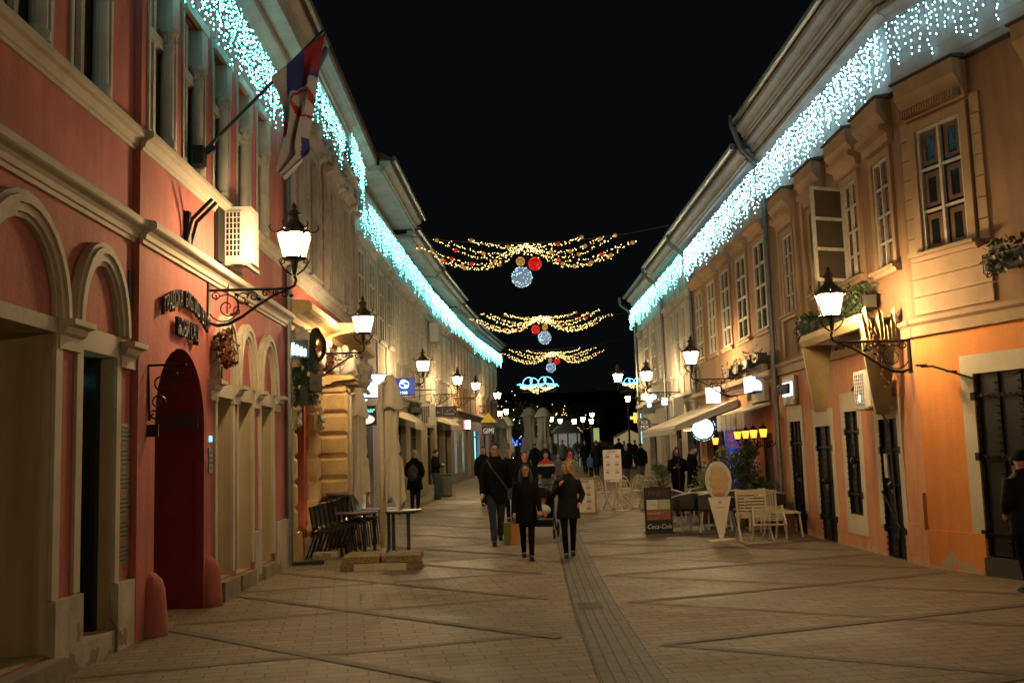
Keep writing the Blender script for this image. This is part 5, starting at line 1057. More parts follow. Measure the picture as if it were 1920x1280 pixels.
t0 = round_table(-2.58,17.5,.37,.76,'round grey table nearest the stacked chairs'); round_table(-2.25,18.3,.37,.77,'round grey table half hidden behind the front parasol pole',t0); round_table(-1.83,17.6,.36,.75,'round grey table right of the front parasol pole',t0)
def black_chair():
    root = empty('stacking_chair',(0,0,0),0,'','chair','black metal stacking chairs nested in a row')
    x = MB()
    for s_ in (-1,1): x.tube([(s_*.22,-.24,0),(s_*.2,-.2,.42),(s_*.2,.18,.44),(s_*.2,.25,.85)],.012,6); 
    for s_ in (-1,1): x.tube([(s_*.24,.3,0),(s_*.2,.15,.43)],.012,6)
    x.tube([(-.2,.25,.85),(.2,.25,.85)],.013,6); x.build('frame','iron',root)
    x = MB(); x.bb((0,-.02,.45),(.38,.4,.02)); x.build('seat','dgrey',root)
    x = MB(); vs = [(a,.19+.055*t+.03*(1-(a/.2)**2),.5+.36*t) for t in (0,.33,.66,1) for a in (-.19,-.1,0,.1,.19)]; x.add(vs,[(j*5+i,j*5+i+1,(j+1)*5+i+1,(j+1)*5+i) for j in range(3) for i in range(4)]); o = x.build('backrest','dgrey',root); sd_ = o.modifiers.new('s','SOLIDIFY'); sd_.thickness = .012
    return root
bc = black_chair(); nth = ['first','second','third','fourth','fifth','sixth','seventh','eighth','ninth','last']
for i in range(10):
    c = bc if i == 0 else copy_tree(bc); c.location = (-3.12+.075*i, 17.5+.02*i, .018*i*1.2); c.rotation_euler = (.0,.0,math.radians(92)); c['label'] = '%s black stacking chair of the nested row, counted from the red wall' % nth[i]
x = MB(); x.bb((-3.05,17.15,.06),(.4,.3,.12)); x.build('pale_crate','cream_base',label='low pale crate under the stacked black chairs',cat='crate')
x = MB(); x.bb((-3.2,16.35,.03),(.5,.16,.05),.2); x.build('cable_ramp','black',label='flat black cable cover at the foot of the drainpipe',cat='cable cover')
x = MB(); x.bb((0,0,.36),(.5,.46,.72)); x.bb((0,0,.75),(.56,.52,.06)); o = x.build('utility_bin','greenbox',label='grey green bin beside the man reading his phone',cat='bin'); o.location = (at(829,930,35.5).x+.1,35.5,gz(35.5)); o.modifiers.new('b','BEVEL').width = .03
# ---------------------------------------------------------------- right terrace
def coke_board():
    X,Y = 3.0,19.8; root = empty('coca_cola_board',(X,Y,gz(Y)),0,'black pavement board with chalk title and Coca-Cola lettering','pavement sign')
    x = MB(); x.bb((0,0,.45),(.54,.04,.9)); x.bb((0,.14,.4),(.5,.02,.8)); x.bb((-.25,0,.02),(.04,.3,.04)); x.bb((.25,0,.02),(.04,.3,.04)); x.bb((0,0,.905),(.3,.05,.03)); x.build('board','black',root); f_ = -.021
    def quad(n,x0,x1,z0,z1,m): q_ = MB(); q_.bb(((x0+x1)/2,f_-.003,(z0+z1)/2),(x1-x0,.004,z1-z0)); return q_.build(n,m,root)
    quad('top_frame',-.25,.25,.68,.88,mat('chalk_black',(.03,.026,.024),.7)); text('chalk_title','PINKIE',.14,(0,f_-.006,.78),E1,EZ,mat('brown_chalk',(.14,.09,.05),.8),root,ext=.001,sx=.95)
    quad('white_label',-.23,-.02,.47,.66,'white'); quad('green_picture',-.02,.23,.47,.66,mat('green_photo',(.25,.40,.12),.6,col2=(.45,.5,.40),scale=7)); text('letters','rosa',.09,(-.13,f_-.007,.57),E1,EZ,mat('pale_green',(.3,.4,.25),.6),root,ext=.001)
    quad('red_picture',-.23,.23,.27,.46,mat('berry_photo',(.20,.05,.04),.6,col2=(.42,.12,.10),scale=9)); text('letters','Coca-Cola',.06,(-.1,f_-.007,.40),E1,EZ,'white',root,ext=.001,shear=.3)
    text('letters','Coca-Cola',.125,(0,f_-.006,.14),E1,EZ,mat('chalk_white',(.7,.68,.62),.7),root,ext=.002,shear=.35,sx=.9)
coke_board()
def ice_sign():
    X,Y = 3.84,18.05; root = empty('ice_cream_sign',(X,Y,gz(Y)),0,'tall cone shaped ice cream sign with an oval swirl picture','pavement sign'); P_ = WF((0,0,0),0)
    x = MB(); o_ = [(.235*math.cos(a*math.pi/16),1.08+.34*math.sin(a*math.pi/16)) for a in range(32)]; x.poly(P_,o_,-.02,.02); x.build('oval_panel',mat('cream_board',(.48,.47,.42),.5),root)
    x = MB(); x.poly(P_,[(-.2,.78),(-.035,.06),(.035,.06),(.2,.78)],-.035,.025); x.build('cone',mat('cone_white',(.66,.62,.55),.5,var=.06),root)
    rr = random.Random(3); x = MB()
    for (cx_,cz,rx,rz_) in ((-.02,1.27,.12,.07),(.02,1.2,.15,.08),(-.06,1.12,.12,.07),(.08,1.1,.12,.09),(-.02,1.0,.15,.08),(.07,.96,.1,.08),(.0,.88,.13,.07)): x.ell((cx_,-.022,cz),(rx,.012,rz_),14,8)
    x.build('swirl_picture',mat('scoop',(.52,.30,.16),.6,col2=(.46,.36,.24),scale=8),root,smooth=True)
    x = MB(); x.ell((.0,-.028,.83),(.11,.01,.04),12,6); x.build('sauce_picture',mat('sauce',(.35,.10,.05),.6,col2=(.5,.28,.15),scale=30),root,smooth=True)
    text('logo','ЖЖ',.07,(0,-.04,.69),E1,EZ,'red',root,ext=.001,sx=.5); text('letters','ICE CREAM',.03,(0,-.04,.6),E1,EZ,'red',root,ext=.001)
    x = MB(); x.tube([(-.03,0,.3),(0,.1,.05)],.012,5); x.rings([(-.06,-.08,0,.22,.13),(-.06,-.08,.03,.22,.13),(-.06,-.08,.04,.05,.05)],20); x.rings([(.08,.06,.0,.2,.13),(.08,.06,.035,.2,.13)],20); x.build('foot','off',root)
ice_sign()
def wicker_chair(src=None,p=(0,0),rz=0,label=''):
    if src is None:
        root = empty('terrace_armchair',(0,0,0),0,label,'chair','white rimmed black wicker terrace armchairs')
        x = MB()
        for sx in (-1,1):
            x.tube([(sx*.24,-.24,0),(sx*.21,-.2,.42)],.02,6); x.tube([(sx*.24,.26,0),(sx*.2,.2,.42)],.02,6)
        x.tube([(-.3,-.26,.40),(-.3,-.26,.64),(-.31,.05,.67),(-.25,.25,.72),(0,.32,.76),(.25,.25,.72),(.31,.05,.67),(.3,-.26,.64),(.3,-.26,.40)],.017,6); x.tube([(-.28,-.25,.42),(.28,-.25,.42)],.018,5); x.build('frame','white',root)
        x = MB(); x.bb((0,-.02,.43),(.54,.5,.07)); x.build('seat','dgrey',root)
        x = MB(); pts = [(-.3,-.24),(-.31,.05),(-.25,.25),(0,.32),(.25,.25),(.31,.05),(.3,-.24)]; tp = [.63,.66,.71,.75,.71,.66,.63]; k = len(pts)
        x.add([(a,b_,.44) for a,b_ in pts]+[(a,b_,t) for (a,b_),t in zip(pts,tp)],[(i,i+1,k+i+1,k+i) for i in range(k-1)]); o = x.build('woven_back',mat('black_wicker',(.02,.02,.02),.5,col2=(.06,.06,.055),scale=90,bump=.8,bscale=90),root); sd_ = o.modifiers.new('s','SOLIDIFY'); sd_.thickness = .02
    else: root = copy_tree(src); root['label'] = label
    root.location = (p[0],p[1],gz(p[1])); root.rotation_euler = (0,0,rz); return root
wc = wicker_chair(None,(3.62,20.3),math.radians(200),'wicker armchair right behind the Coca-Cola board')
for p,rz,lb in (((4.15,19.9),150,'wicker armchair with its back to the ice cream sign, left of it'),((4.75,20.7),170,'wicker armchair by the table behind the ice cream sign'),((3.55,21.6),20,'wicker armchair in the rear row left, seen from its front'),((5.05,19.5),200,'wicker armchair hidden behind the folded slatted chair'),((4.3,21.8),-10,'wicker armchair in the rear row in front of the two phone readers')): wicker_chair(wc,p,math.radians(rz),lb)
def sq_table(X,Y,h,label,m='off',w=.62):
    root = empty('terrace_table',(X,Y,gz(Y)),0,label,'table'); x = MB(); x.bb((0,0,h-.015),(w,w,.03)); x.build('tabletop',m,root); x = MB(); x.cyl((0,0,.02),(0,0,h-.03),.03,.03,8); x.bb((0,0,.02),(.4,.4,.03)); x.build('leg',m,root)
sq_table(4.35,20.9,.72,'pale square table between the wicker armchairs'); sq_table(5.0,20.1,.72,'pale square table beside the white bench')
def slat_chair(X,Y,rz,label,sc=1):
    root = empty('slatted_chair',(X,Y,gz(Y)),rz,label,'chair','white slatted folding chairs'); x = MB()
    for s_ in (-1,1): x.tube([(s_*.26,.12,.92),(s_*.28,-.05,.0)],.02,6); x.tube([(s_*.24,-.12,.5),(s_*.27,.32,.0)],.02,6); x.tube([(s_*.29,-.2,.0),(s_*.26,.18,.48)],.018,6)
    x.tube([(-.27,.02,.42),(.27,.02,.42)],.014,5); x.tube([(-.26,.11,.86),(.26,.11,.86)],.014,5); x.build('frame','off',root); x = MB()
    for i in range(8): x.bb((0,.11-.02*i,.88-.055*i),(.5,.018,.035))
    x.build('backrest','off',root); x = MB()
    for i in range(7): x.bb((0,-.15+.055*i,.42+.012*i),(.5,.036,.018))
    x.build('seat','off',root)
slat_chair(4.42,18.0,math.radians(4),'white slatted folding chair standing upright right of the ice cream sign'); 
root = empty('folded_lounger',(4.62,17.7,0),math.radians(-6),'low cream slatted chair folded against the upright slatted chair','chair'); x = MB()
for s_ in (-1,1): x.tube([(s_*.25,0.1,.62),(s_*.28,-.08,.3),(s_*.3,.1,.0)],.02,6)
x.tube([(-.28,-.08,.3),(.28,-.08,.3)],.016,5); x.build('frame','off',root); x = MB()
for i in range(9): x.bb((0,.09-.018*i,.6-.028*i),(.46,.015,.016))
x.build('slats','off',root)
root = empty('white_bench',(5.15,18.9,0),math.radians(90),'white slatted bench against the orange wall beyond the first iron door','bench'); x = MB()
for s_ in (-.55,.55):
    for yy in (-.2,.2): x.tube([(s_,yy*1.2,0),(s_*.97,yy,.44)],.022,5)
x.build('leg','off',root); x = MB(); x.bb((0,0,.45),(1.25,.42,.03)); x.build('seat','off',root); x = MB()
for i in range(7): x.bb((-.55+.18*i,.22,.64),(.07,.02,.36))
x.bb((0,.22,.84),(1.25,.03,.04)); x.build('backrest','off',root)
# menu boards
root = empty('menu_board',(1.96,25.3,gz(25.3)),0,'light wood framed menu board with food pictures behind the blonde walker','pavement sign'); x = MB()
for c,dd in (((0,0,.88),(.66,.05,.05)),((0,0,.03),(.66,.05,.05)),((-.31,0,.45),(.05,.05,.85)),((.31,0,.45),(.05,.05,.85))): x.bb(c,dd)
x.build('frame','wood',root); x = MB(); x.bb((0,.18,.4),(.6,.03,.8)); x.build('back_board','wood',root); x = MB(); x.bb((0,0,.45),(.6,.02,.82)); x.build('sheet','white',root); text('title','CORNER',.08,(0,-.016,.80),E1,EZ,'dgrey',root,ext=.001)
Rm = random.Random(8)
def dishes(root,x0,z0,cols,rows,dx,dz,f_,s_):
    x = MB(); y_ = MB(); t = MB()
    for i in range(cols):
        for j in range(rows):
            (x if Rm.random() < .6 else y_).ell((x0+i*dx+Rm.uniform(-.01,.01),f_,z0-j*dz),(s_,.004,s_*.6),10,5)
            for k_ in range(2): t.bb((x0+i*dx,f_+.001,z0-j*dz+s_*.95+.012*k_),(s_*1.5,.002,.005))
    x.build('dish_picture',mat('dish_brown',(.4,.2,.07),.6,col2=(.5,.35,.15),scale=14),root,smooth=True); y_.build('dish_picture',mat('dish_green',(.25,.3,.06),.6,col2=(.5,.3,.1),scale=14),root,smooth=True); t.build('small_print','dgrey',root)
dishes(root,-.16,.66,2,4,.3,.17,-.018,.07)
root = empty('menu_stand',(2.78,25.8,gz(25.8)),0,'tall white menu stand with food pictures above the bistro chairs','pavement sign'); x = MB(); x.tube([(.2,0,0.02),(.2,0,1.0)],.022,6); x.tube([(-.2,0,.3),(-.2,0,1.0)],.02,6); x.bb((.2,0,.02),(.36,.3,.03)); x.build('stand','off',root)
x = MB(); x.bb((0,0,1.2),(.46,.04,.76)); x.build('panel','white',root); text('title','DESSERT',.07,(0,-.023,1.52),E1,EZ,'dgrey',root,ext=.001); dishes(root,-.12,1.4,2,3,.24,.2,-.023,.06)
# bistro chairs, cream wire
def bistro(src,p,rz,label):
    if src is None:
        root = empty('bistro_chair',(0,0,0),0,label,'chair','cream wire bistro chairs'); x = MB()
        for s_ in (-1,1): x.tube([(s_*.19,-.2,0),(s_*.17,.16,.46)],.012,5); x.tube([(s_*.19,.22,0),(s_*.17,-.16,.46)],.012,5)
        x.build('frame','off',root); x = MB(); x.rings([(0,0,.45,.2,.2),(0,0,.47,.2,.2)],16); x.build('seat','off',root); x = MB()
        x.tube([(.2*math.cos(a*math.pi/10),.2+.03*math.sin(a*.3),.47+.42*math.sin(a*math.pi/10)) for a in range(11)],.012,5); x.tube([(.11*math.cos(a*math.pi/8),.2,.5+.28*math.sin(a*math.pi/8)) for a in range(9)],.009,4)
        for s_ in (-1,1): x.tube([(s_*.06+q_[0],.2,.68+q_[2]) for q_ in spiral((0,0),.055,0,1.3,s_)],.008,4)
        x.build('backrest','off',root)
    else: root = copy_tree(src); root['label'] = label
    root.location = (p[0],p[1],gz(p[1])); root.rotation_euler = (0,0,math.radians(rz)); return root
bz = bistro(None,(2.55,26.6),30,'cream wire bistro chair left of the tall menu stand')
for p,rz,lb in (((3.1,26.3),170,'cream wire bistro chair right beside the tall menu stand'),((3.5,27.0),200,'cream wire bistro chair in the middle of the wire furniture'),((3.75,26.2),-20,'cream wire bistro chair in front of the planter'),((3.3,28.0),90,'rearmost cream wire bistro chair')): bistro(bz,p,rz,lb)
for X,Y,lb in ((3.05,27.2,'small round cream table between the bistro chairs'),(3.95,27.1,'small round cream table at the planter end')):
    root = empty('bistro_table',(X,Y,gz(Y)),0,lb,'table','small round cream tables'); x = MB(); x.rings([(0,0,.7,.3,.3),(0,0,.725,.3,.3)],22); x.build('tabletop','off',root); x = MB()
    for a in range(3): x.tube([(.25*math.cos(a*2.1),.25*math.sin(a*2.1),0),(.03*math.cos(a*2.1),.03*math.sin(a*2.1),.4),(.15*math.cos(a*2.1),.15*math.sin(a*2.1),.7)],.012,5)
    x.build('leg','off',root)
# ---------------------------------------------------------------- plants
def leafball(mb, c, r, n, s_, rr, flat=1):
    for k_ in range(n):
        v = Vector((rr.gauss(0,1),rr.gauss(0,1),rr.gauss(0,1))).normalized()*(rr.random()**.4); p = Vector(c)+Vector((v.x*r[0],v.y*r[1],v.z*r[2]))
        a = Vector((rr.gauss(0,1),rr.gauss(0,1),rr.gauss(-.3,1))).normalized()*s_; b_ = a.orthogonal().normalized()*s_*.32
        mb.add([p,p+a*.5+b_,p+a,p+a*.5-b_],[(0,1,2,3)])
def potted(X,Y,h,r,label,m='leaf',pot='terracotta',n=900,s_=.07,seed=1,ph=.3,clumps=7,trunk=True,name='potted_plant',cat='plant'):
    rr = random.Random(seed); root = empty(name,(X,Y,gz(Y)),0,label,cat); x = MB(); x.rings([(0,0,0,.14,.14),(0,0,ph,.2,.2),(0,0,ph+.02,.21,.21),(0,0,ph-.02,.17,.17)],14,False); x.rings([(0,0,0,.14,.14),(0,0,ph-.04,.18,.18)],14); x.build('pot',pot,root)
    x = MB(); x.tube([(0,0,ph-.05),(.02,0,h*.5),(0,.02,h*.85)],[.022,.018,.008],6)
    cs = [(rr.uniform(-r,r)*.6,rr.uniform(-r,r)*.6,ph+.2+(h-ph-.3)*i/(clumps-1)) for i in range(clumps)]
    for c in cs: x.tube([(0,0,c[2]-.15),c],.008,4)
    x.build('stem','bark',root); x = MB()
    for i,c in enumerate(cs): t = i/(clumps-1); rad = r*(.45+.5*math.sin(math.pi*min(1,t*.9+.12))); leafball(x,c,(rad,rad,rad*.8),n//clumps,s_,rr)
    x.build('foliage',m,root); return root
x3 = at(1390,930,20.9); potted(x3.x,20.9,1.62,.42,'tall ficus with dark green leaves in front of the blue banner',seed=2,n=2600,s_=.075,clumps=9)
potted(at(1345,900,22.3).x,22.3,1.6,.36,'variegated ficus with pale leaves behind the oval ice cream sign',m='leaf2',seed=3,n=1500,s_=.06)
potted(at(1318,930,21.6).x+.1,21.9,1.05,.3,'small variegated shrub left of the oval ice cream sign',m='leaf2',seed=5,n=900,s_=.05)
potted(at(1432,930,20.4).x,20.4,.95,.3,'broad leaved plant in a box beside the tall ficus',m='leaf',pot='dgrey',seed=6,n=260,s_=.17,clumps=5)
potted(at(1242,900,27.5).x,27.5,1.15,.34,'olive coloured shrub with small lights by the bistro chairs',m='leaf2',pot='greenbox',seed=8,n=1100,s_=.06)
x = MB(); x.bb((0,0,.3),(1.3,.5,.6)); o = x.build('stone_planter','grey_wall',label='long grey planter box standing under the ICE MIX sign',cat='planter'); o.location = (5.0,33,gz(33)); o.modifiers.new('b','BEVEL').width = .02
x = MB(); x.tube([(0,0,0),(0,0,2.1)],.015,6); x.bb((0,0,.02),(.3,.3,.04)); x.build('black_post','iron',label='thin black post by the two phone readers',cat='post').location = (at(1272,850,24.0).x,24.0,gz(24))
# ---------------------------------------------------------------- people (local -y is forward, base height 1.75 m)
mat('skin',(.50,.27,.17),.5,var=.12,scale=12); M['skin'] = MATS['skin']
mat('lips',(.34,.09,.07),.5); mat('eye',(.02,.015,.012),.3)
CL = {'black_wool': mat('black_wool',(.0075,.0075,.0085),.95,bump=.6,bscale=9,spec=.08), 'black_quilt': mat('black_quilted',(.007,.007,.008),.6,spec=.15,bump=.7,bscale=14), 'jeans': mat('blue_jeans',(.045,.060,.095),.85,var=.4,scale=7,spec=.2),
 'black_pants': mat('black_trousers',(.005,.005,.006),.85,spec=.08), 'grey_pants': mat('grey_trousers',(.10,.10,.11),.85,var=.2,spec=.2), 'light_jeans': mat('light_jeans',(.13,.15,.18),.85,var=.4,scale=8,spec=.2), 'navy': mat('navy_cloth',(.008,.011,.022),.85,spec=.1),
 'beige_coat': mat('beige_coat',(.26,.20,.12),.85,var=.2), 'pink': mat('pink_wool',(.6,.06,.16),.9), 'olive': mat('olive_pants',(.18,.20,.13),.85), 'dark_hair': mat('dark_hair',(.012,.009,.008),.7,bump=.4,bscale=60), 'brown_hair': mat('brown_hair',(.05,.028,.016),.5,bump=.4,bscale=60),
 'blonde': mat('blonde_hair',(.42,.24,.08),.5,var=.4,scale=18,bump=.4,bscale=50), 'grey_hair': mat('grey_hair',(.2,.18,.17),.6), 'shoe_black': mat('black_shoe_leather',(.008,.008,.008),.35), 'white_shoe': mat('white_trainer',(.5,.5,.5),.5), 'red_cloth': mat('red_cloth',(.5,.015,.03),.8), 'white_cloth': mat('white_cloth',(.55,.53,.5),.8), 'blue_cloth': mat('blue_cloth',(.03,.09,.35),.8), 'scarf': mat('pale_scarf',(.3,.28,.12),.9)}
for k_ in CL: M[k_] = CL[k_]
def lerp(a, b, t): return tuple(a[i]+(b[i]-a[i])*t for i in range(3))
def person(X, Y, h, rz, label, coat='black_wool', clen=.62, pants='black_pants', hair='short', hcol='dark_hair', arms=('down','down'), stride=.12, lod=1, shoes='shoe_black', head_turn=0, head_tilt=0, slim=1.0, flare=.0, glasses=False, hood=None, zoff=0, group=None, split=None):
    g0 = gz(Y)+zoff; root = empty('person',(X,Y,g0),rz,label,'person',group); root.scale = (h/1.75,)*3
    vx = {1:.011, 2:.018, 3:.03}[lod]
    # joints
    st = stride; hip = [(-.09*slim,0,.90),(.09*slim,0,.90)]; ft = [(-.06,-st,.09),(.065,st*1.1,.09+abs(st)*.25)]
    if st < 0: ft = [(-.06,-st*1.1,.09+abs(st)*.25),(.065,st,.09)]
    kn = [((hip[i][0]+ft[i][0])/2*1.02,(hip[i][1]+ft[i][1])/2-.03-abs(st)*.12,.49) for i in (0,1)]
    sh = [(-.165*slim,0,1.395),(.165*slim,0,1.395)]; sw = st*.9; A = []
    for i in (0,1):
        s_ = -1 if i == 0 else 1; m = arms[i]
        if m == 'down': e = (s_*.235*slim,.02+s_*sw*.3,1.13); w = (s_*.25*slim,-.05+s_*sw*.9,.87)
        elif m == 'bag': e = (s_*.225*slim,.02,1.12); w = (s_*.24*slim,-.02,.85)
        elif m == 'phone': e = (s_*.21,-.05,1.14); w = (s_*.07,-.27,1.20)
        elif m == 'push': e = (s_*.23,.0,1.15); w = (s_*.2,-.30,1.05)
        elif m == 'chest': e = (s_*.27,.0,1.13); w = (s_*.13,-.17,1.33)
        elif m == 'pocket': e = (s_*.275,.05,1.13); w = (s_*.21,-.09,.98)
        A.append((sh[i],e,w))
    b = MB(); sg = 10
    for i in (0,1):
        b.tube([hip[i],lerp(hip[i],kn[i],.5),kn[i],lerp(kn[i],ft[i],.35),ft[i]],[.083,.07,.052,.053,.036],sg); b.ell((ft[i][0],ft[i][1]-.05,ft[i][2]-.045),(.04,.11,.035),8,6)
        s,e,w = A[i]; b.tube([s,lerp(s,e,.5),e,lerp(e,w,.4),w],[.052,.046,.037,.036,.025],sg)
        d = (Vector(w)-Vector(e)).normalized(); hd = Vector(w)+d*.045; s_ = -1 if i == 0 else 1
        side = d.cross(Vector((0,-1,0))); side = side.normalized() if side.length > .2 else Vector((1,0,0)); fwd = side.cross(d).normalized()
        b.tube([Vector(w),Vector(w)+d*.03,hd+d*.02],[.022,.032,.03],8)
        if lod < 3:
            for j in range(4):   # curled fingers
                o_ = fwd*(-.027+.018*j); L = (.062,.072,.068,.052)[j]; p0 = hd+o_+d*.02; p1 = p0+d*L*.5; p2 = p1+(d*.35-side*s_*.9)*L*.45 if arms[i] != 'down' else p1+(d*.8-side*s_*.35)*L*.5; b.tube([p0,p1,p2],[.0095,.009,.0075],6)
            b.tube([Vector(w)+d*.02+fwd*-.025,hd-fwd*.045,hd-fwd*.05+d*.03],[.012,.011,.009],6)
    b.rings([(0,0,.84,.10*slim,.09),(0,.0,.92,.165*slim,.115),(0,0,1.05,.14*slim,.10),(0,0,1.2,.155*slim,.11),(0,0,1.32,.155*slim,.10),(0,0,1.40,.12*slim,.075),(0,0,1.45,.07,.055)],16)
    b.tube([(0,.015,1.42),(0,.0,1.5),(0,-.01,1.57)],[.062,.053,.052],10)
    Rm_ = Matrix.Translation((0,-.005,1.53)) @ Matrix.Rotation(head_turn,4,'Z') @ Matrix.Rotation(head_tilt,4,'X'); hb_ = MB()
    hb_.ell((0,0,.115),(.073,.092,.105),14,10); hb_.ell((0,-.028,.055),(.054,.060,.062),12,8); hb_.ell((0,-.055,.022),(.028,.03,.022),8,6)
    hb_.tube([(0,-.088,.125),(0,-.108,.095),(0,-.098,.085)],[.010,.014,.010],7); hb_.ell((0,-.083,.135),(.05,.016,.012),8,5)
    for s_ in (-1,1): hb_.ell((s_*.075,.005,.1),(.010,.018,.028),7,5); hb_.ell((s_*.035,-.068,.085),(.022,.02,.022),7,5)
    hb_.ell((0,-.086,.052),(.022,.012,.008),8,5)
    tv = lambda mb: [tuple(Rm_ @ Vector(v)) for v in mb.v]
    b.add(tv(hb_),hb_.f); remeshed(b,'body','skin',vx,root,1)
    if lod < 3:   # eyes, brows, lips
        ey = MB(); lp = MB()
        for s_ in (-1,1):
            ey.ell((s_*.031,-.0835,.113),(.013,.006,.006),8,5)
            ey.tube([(s_*.014,-.094,.134),(s_*.034,-.093,.139),(s_*.052,-.082,.133)],[.003,.004,.002],5)
        lp.ell((0,-.0975,.052),(.021,.005,.0055),8,5)
        ey.v = tv(ey); lp.v = tv(lp); ey.build('eyes','eye' if 'eye' in M else MATS['eye'],root); lp.build('lips',MATS['lips'],root)
    if glasses:
        gl = MB()
        for s_ in (-1,1): gl.tube([(s_*.034+.024*math.cos(a*.7),-.101,.112+.017*math.sin(a*.7)) for a in range(10)],.0028,4); gl.tube([(s_*.058,-.1,.115),(s_*.078,-.02,.115)],.0028,4)
        gl.tube([(-.01,-.104,.115),(.01,-.104,.115)],.0028,4); gl.v = tv(gl); gl.build('glasses','black',root)
    t = MB()
    for i in (0,1): t.tube([hip[i],lerp(hip[i],kn[i],.5),kn[i],lerp(kn[i],ft[i],.4),(ft[i][0],ft[i][1]+.005,ft[i][2]+.0)],[.10,.088,.068,.062,.058] if pants != 'black_pants' or lod == 3 else [.095,.078,.058,.056,.046],12)
    t.rings([(0,0,.80,.09*slim,.085),(0,.0,.88,.172*slim,.122),(0,0,1.0,.155*slim,.115)],16); remeshed(t,'trousers',pants,vx*1.1,root,1)
    for i in (0,1):
        s_ = MB(); x_,y_,z_ = ft[i]; s_.ell((x_,y_-.065,z_-.045),(.046,.135,.042),12,7); s_.ell((x_,y_+.02,z_-.01),(.047,.055,.06),10,7); s_.bb((x_,y_-.055,z_-.08),(.085,.25,.02)); s_.build('shoe',shoes,root,smooth=True)
    c = MB(); zb_ = clen; fl = flare
    if zb_ < .95: rs_ = [(0,.01,zb_,.19*slim+fl,.14+fl*.7),(0,.01,zb_+.05,.195*slim+fl,.145+fl*.7),(0,.005,.9,.193*slim+fl*.4,.138+fl*.3)]
    else: rs_ = [(0,.0,zb_,.175*slim+fl,.13+fl*.6),(0,0,zb_+.05,.18*slim+fl,.135+fl*.6)]
    rs_ += [(0,0,1.08,.178*slim,.13),(0,-.005,1.22,.19*slim,.137),(0,0,1.33,.20*slim,.13),(0,.005,1.41,.19*slim,.115),(0,.01,1.46,.135,.095),(0,.01,1.52,.075,.07)]
    c.rings(rs_,20)
    for i in (0,1):
        s,e,w = A[i]; d = (Vector(w)-Vector(e)).normalized(); c.tube([s,lerp(s,e,.5),e,lerp(e,w,.5),Vector(w)-d*.01],[.078,.070,.060,.052,.046],12)
    c.tube([(.085*math.cos(a*math.pi/6),.01+.08*math.sin(a*math.pi/6),1.50+.02*math.sin(a*math.pi/6)) for a in range(13)],.022,7)
    if False:
        for zz in (.72,.84,.96,1.08,1.2,1.31): rx = .2*slim+(fl*.5 if zz < .9 else 0); c.tube([(rx*math.cos(a*math.pi/10),.14*math.sin(a*math.pi/10),zz) for a in range(21)],.013,6)
    if split: ms, fn = split; remeshed(c,'coat',ms,vx*1.15,root,2,matfn=fn)
    else: remeshed(c,'coat',coat,vx*1.15,root,2)
    # hair
    if hair != 'none':
        hh = MB()
        def cap(zlo, fr_, r=1.1):   # skull cap cut away over the face
            vs=[]; n=20; rg=9
            for i in range(rg+1):
                for j in range(n):
                    a = 2*math.pi*j/n; front = max(0,-math.sin(a)); lo = fr_*front+zlo*(1-front); ph = lo*(i/rg); vs.append((.073*r*math.sin(ph)*math.cos(a),.005+.092*r*math.sin(ph)*math.sin(a),.118+.105*r*math.cos(ph)))
            hh.add(vs,[(i*n+j,i*n+(j+1)%n,(i+1)*n+(j+1)%n,(i+1)*n+j) for i in range(rg) for j in range(n)])
        if hair == 'short': cap(1.95,1.0,1.08)
        elif hair == 'bald': cap(2.0,.0,1.02)
        elif hair == 'tied': cap(2.0,.95,1.06); hh.ell((0,.1,.15),(.04,.04,.04),8,6)
        elif hair == 'beanie': cap(1.75,1.25,1.16); hh.ell((0,.01,.2),(.05,.06,.035),10,6)
        elif hair == 'hood': cap(2.3,1.3,1.28); hh.rings([(0,.03,-.03,.09,.09),(0,.02,.05,.1,.1)],12)
        elif hair == 'long':
            cap(2.1,.9,1.1)
            for s_ in (-1,1):
                for dx,dy in ((0,0),(.01,.04),(-.02,.07)): hh.tube([(s_*(.072+dx),-.01+dy,.13),(s_*(.085+dx),-.02+dy,.04),(s_*(.095+dx),-.055+dy*.6,-.06),(s_*(.09+dx),-.085+dy*.4,-.2)],[.022,.03,.034,.018],8)
            hh.tube([(0,.07,.12),(0,.1,.0),(0,.11,-.15)],[.06,.075,.06],10)
        elif hair == 'bob':
            cap(2.2,.9,1.16)
            for s_ in (-1,1):
                for k2 in range(3): hh.ell((s_*(.078+.008*k2),-.02+.04*k2,.075-.03*k2),(.03,.04,.055),8,6)
            hh.ell((0,.075,.05),(.075,.05,.085),10,7); hh.ell((.01,-.055,.2),(.055,.04,.025),8,5)
        hh.v = tv(hh); hh.build('hair' if hair not in ('beanie','hood') else hair, hcol, root, smooth=True)
    root['_w'] = 1; del root['_w']
    root_m = Matrix.Translation((X,Y,g0)) @ Matrix.Rotation(rz,4,'Z') @ Matrix.Scale(h/1.75,4)
    return root, root_m, A
D = math.radians
tall, mt, A_ = person(-.17,18.8,1.87,D(3),'tall man in a long black coat and jeans with glasses and a shoulder strap',clen=.70,pants='jeans',hair='short',stride=.2,glasses=True,flare=.02)
x = MB(); x.tube([mt @ Vector(p) for p in ((-.15,-.06,1.47),(-.08,-.15,1.33),(.05,-.17,1.15),(.17,-.13,.98),(.21,.0,.9),(.15,.12,1.1),(0,.15,1.3),(-.12,.07,1.47))],.011,5); x.bb(tuple(mt @ Vector((.24,.06,.86))),(.08,.26,.2)); x.build('shoulder_bag','dgrey',label='dark bag strapped across the tall man in the black coat',cat='bag')
w1p, mw, Aw = person(.33,16.05,1.50,D(2),'woman with long dark hair in a knee length black coat carrying paper bags',clen=.60,hair='long',arms=('bag','down'),stride=-.15,flare=.03,slim=.95)
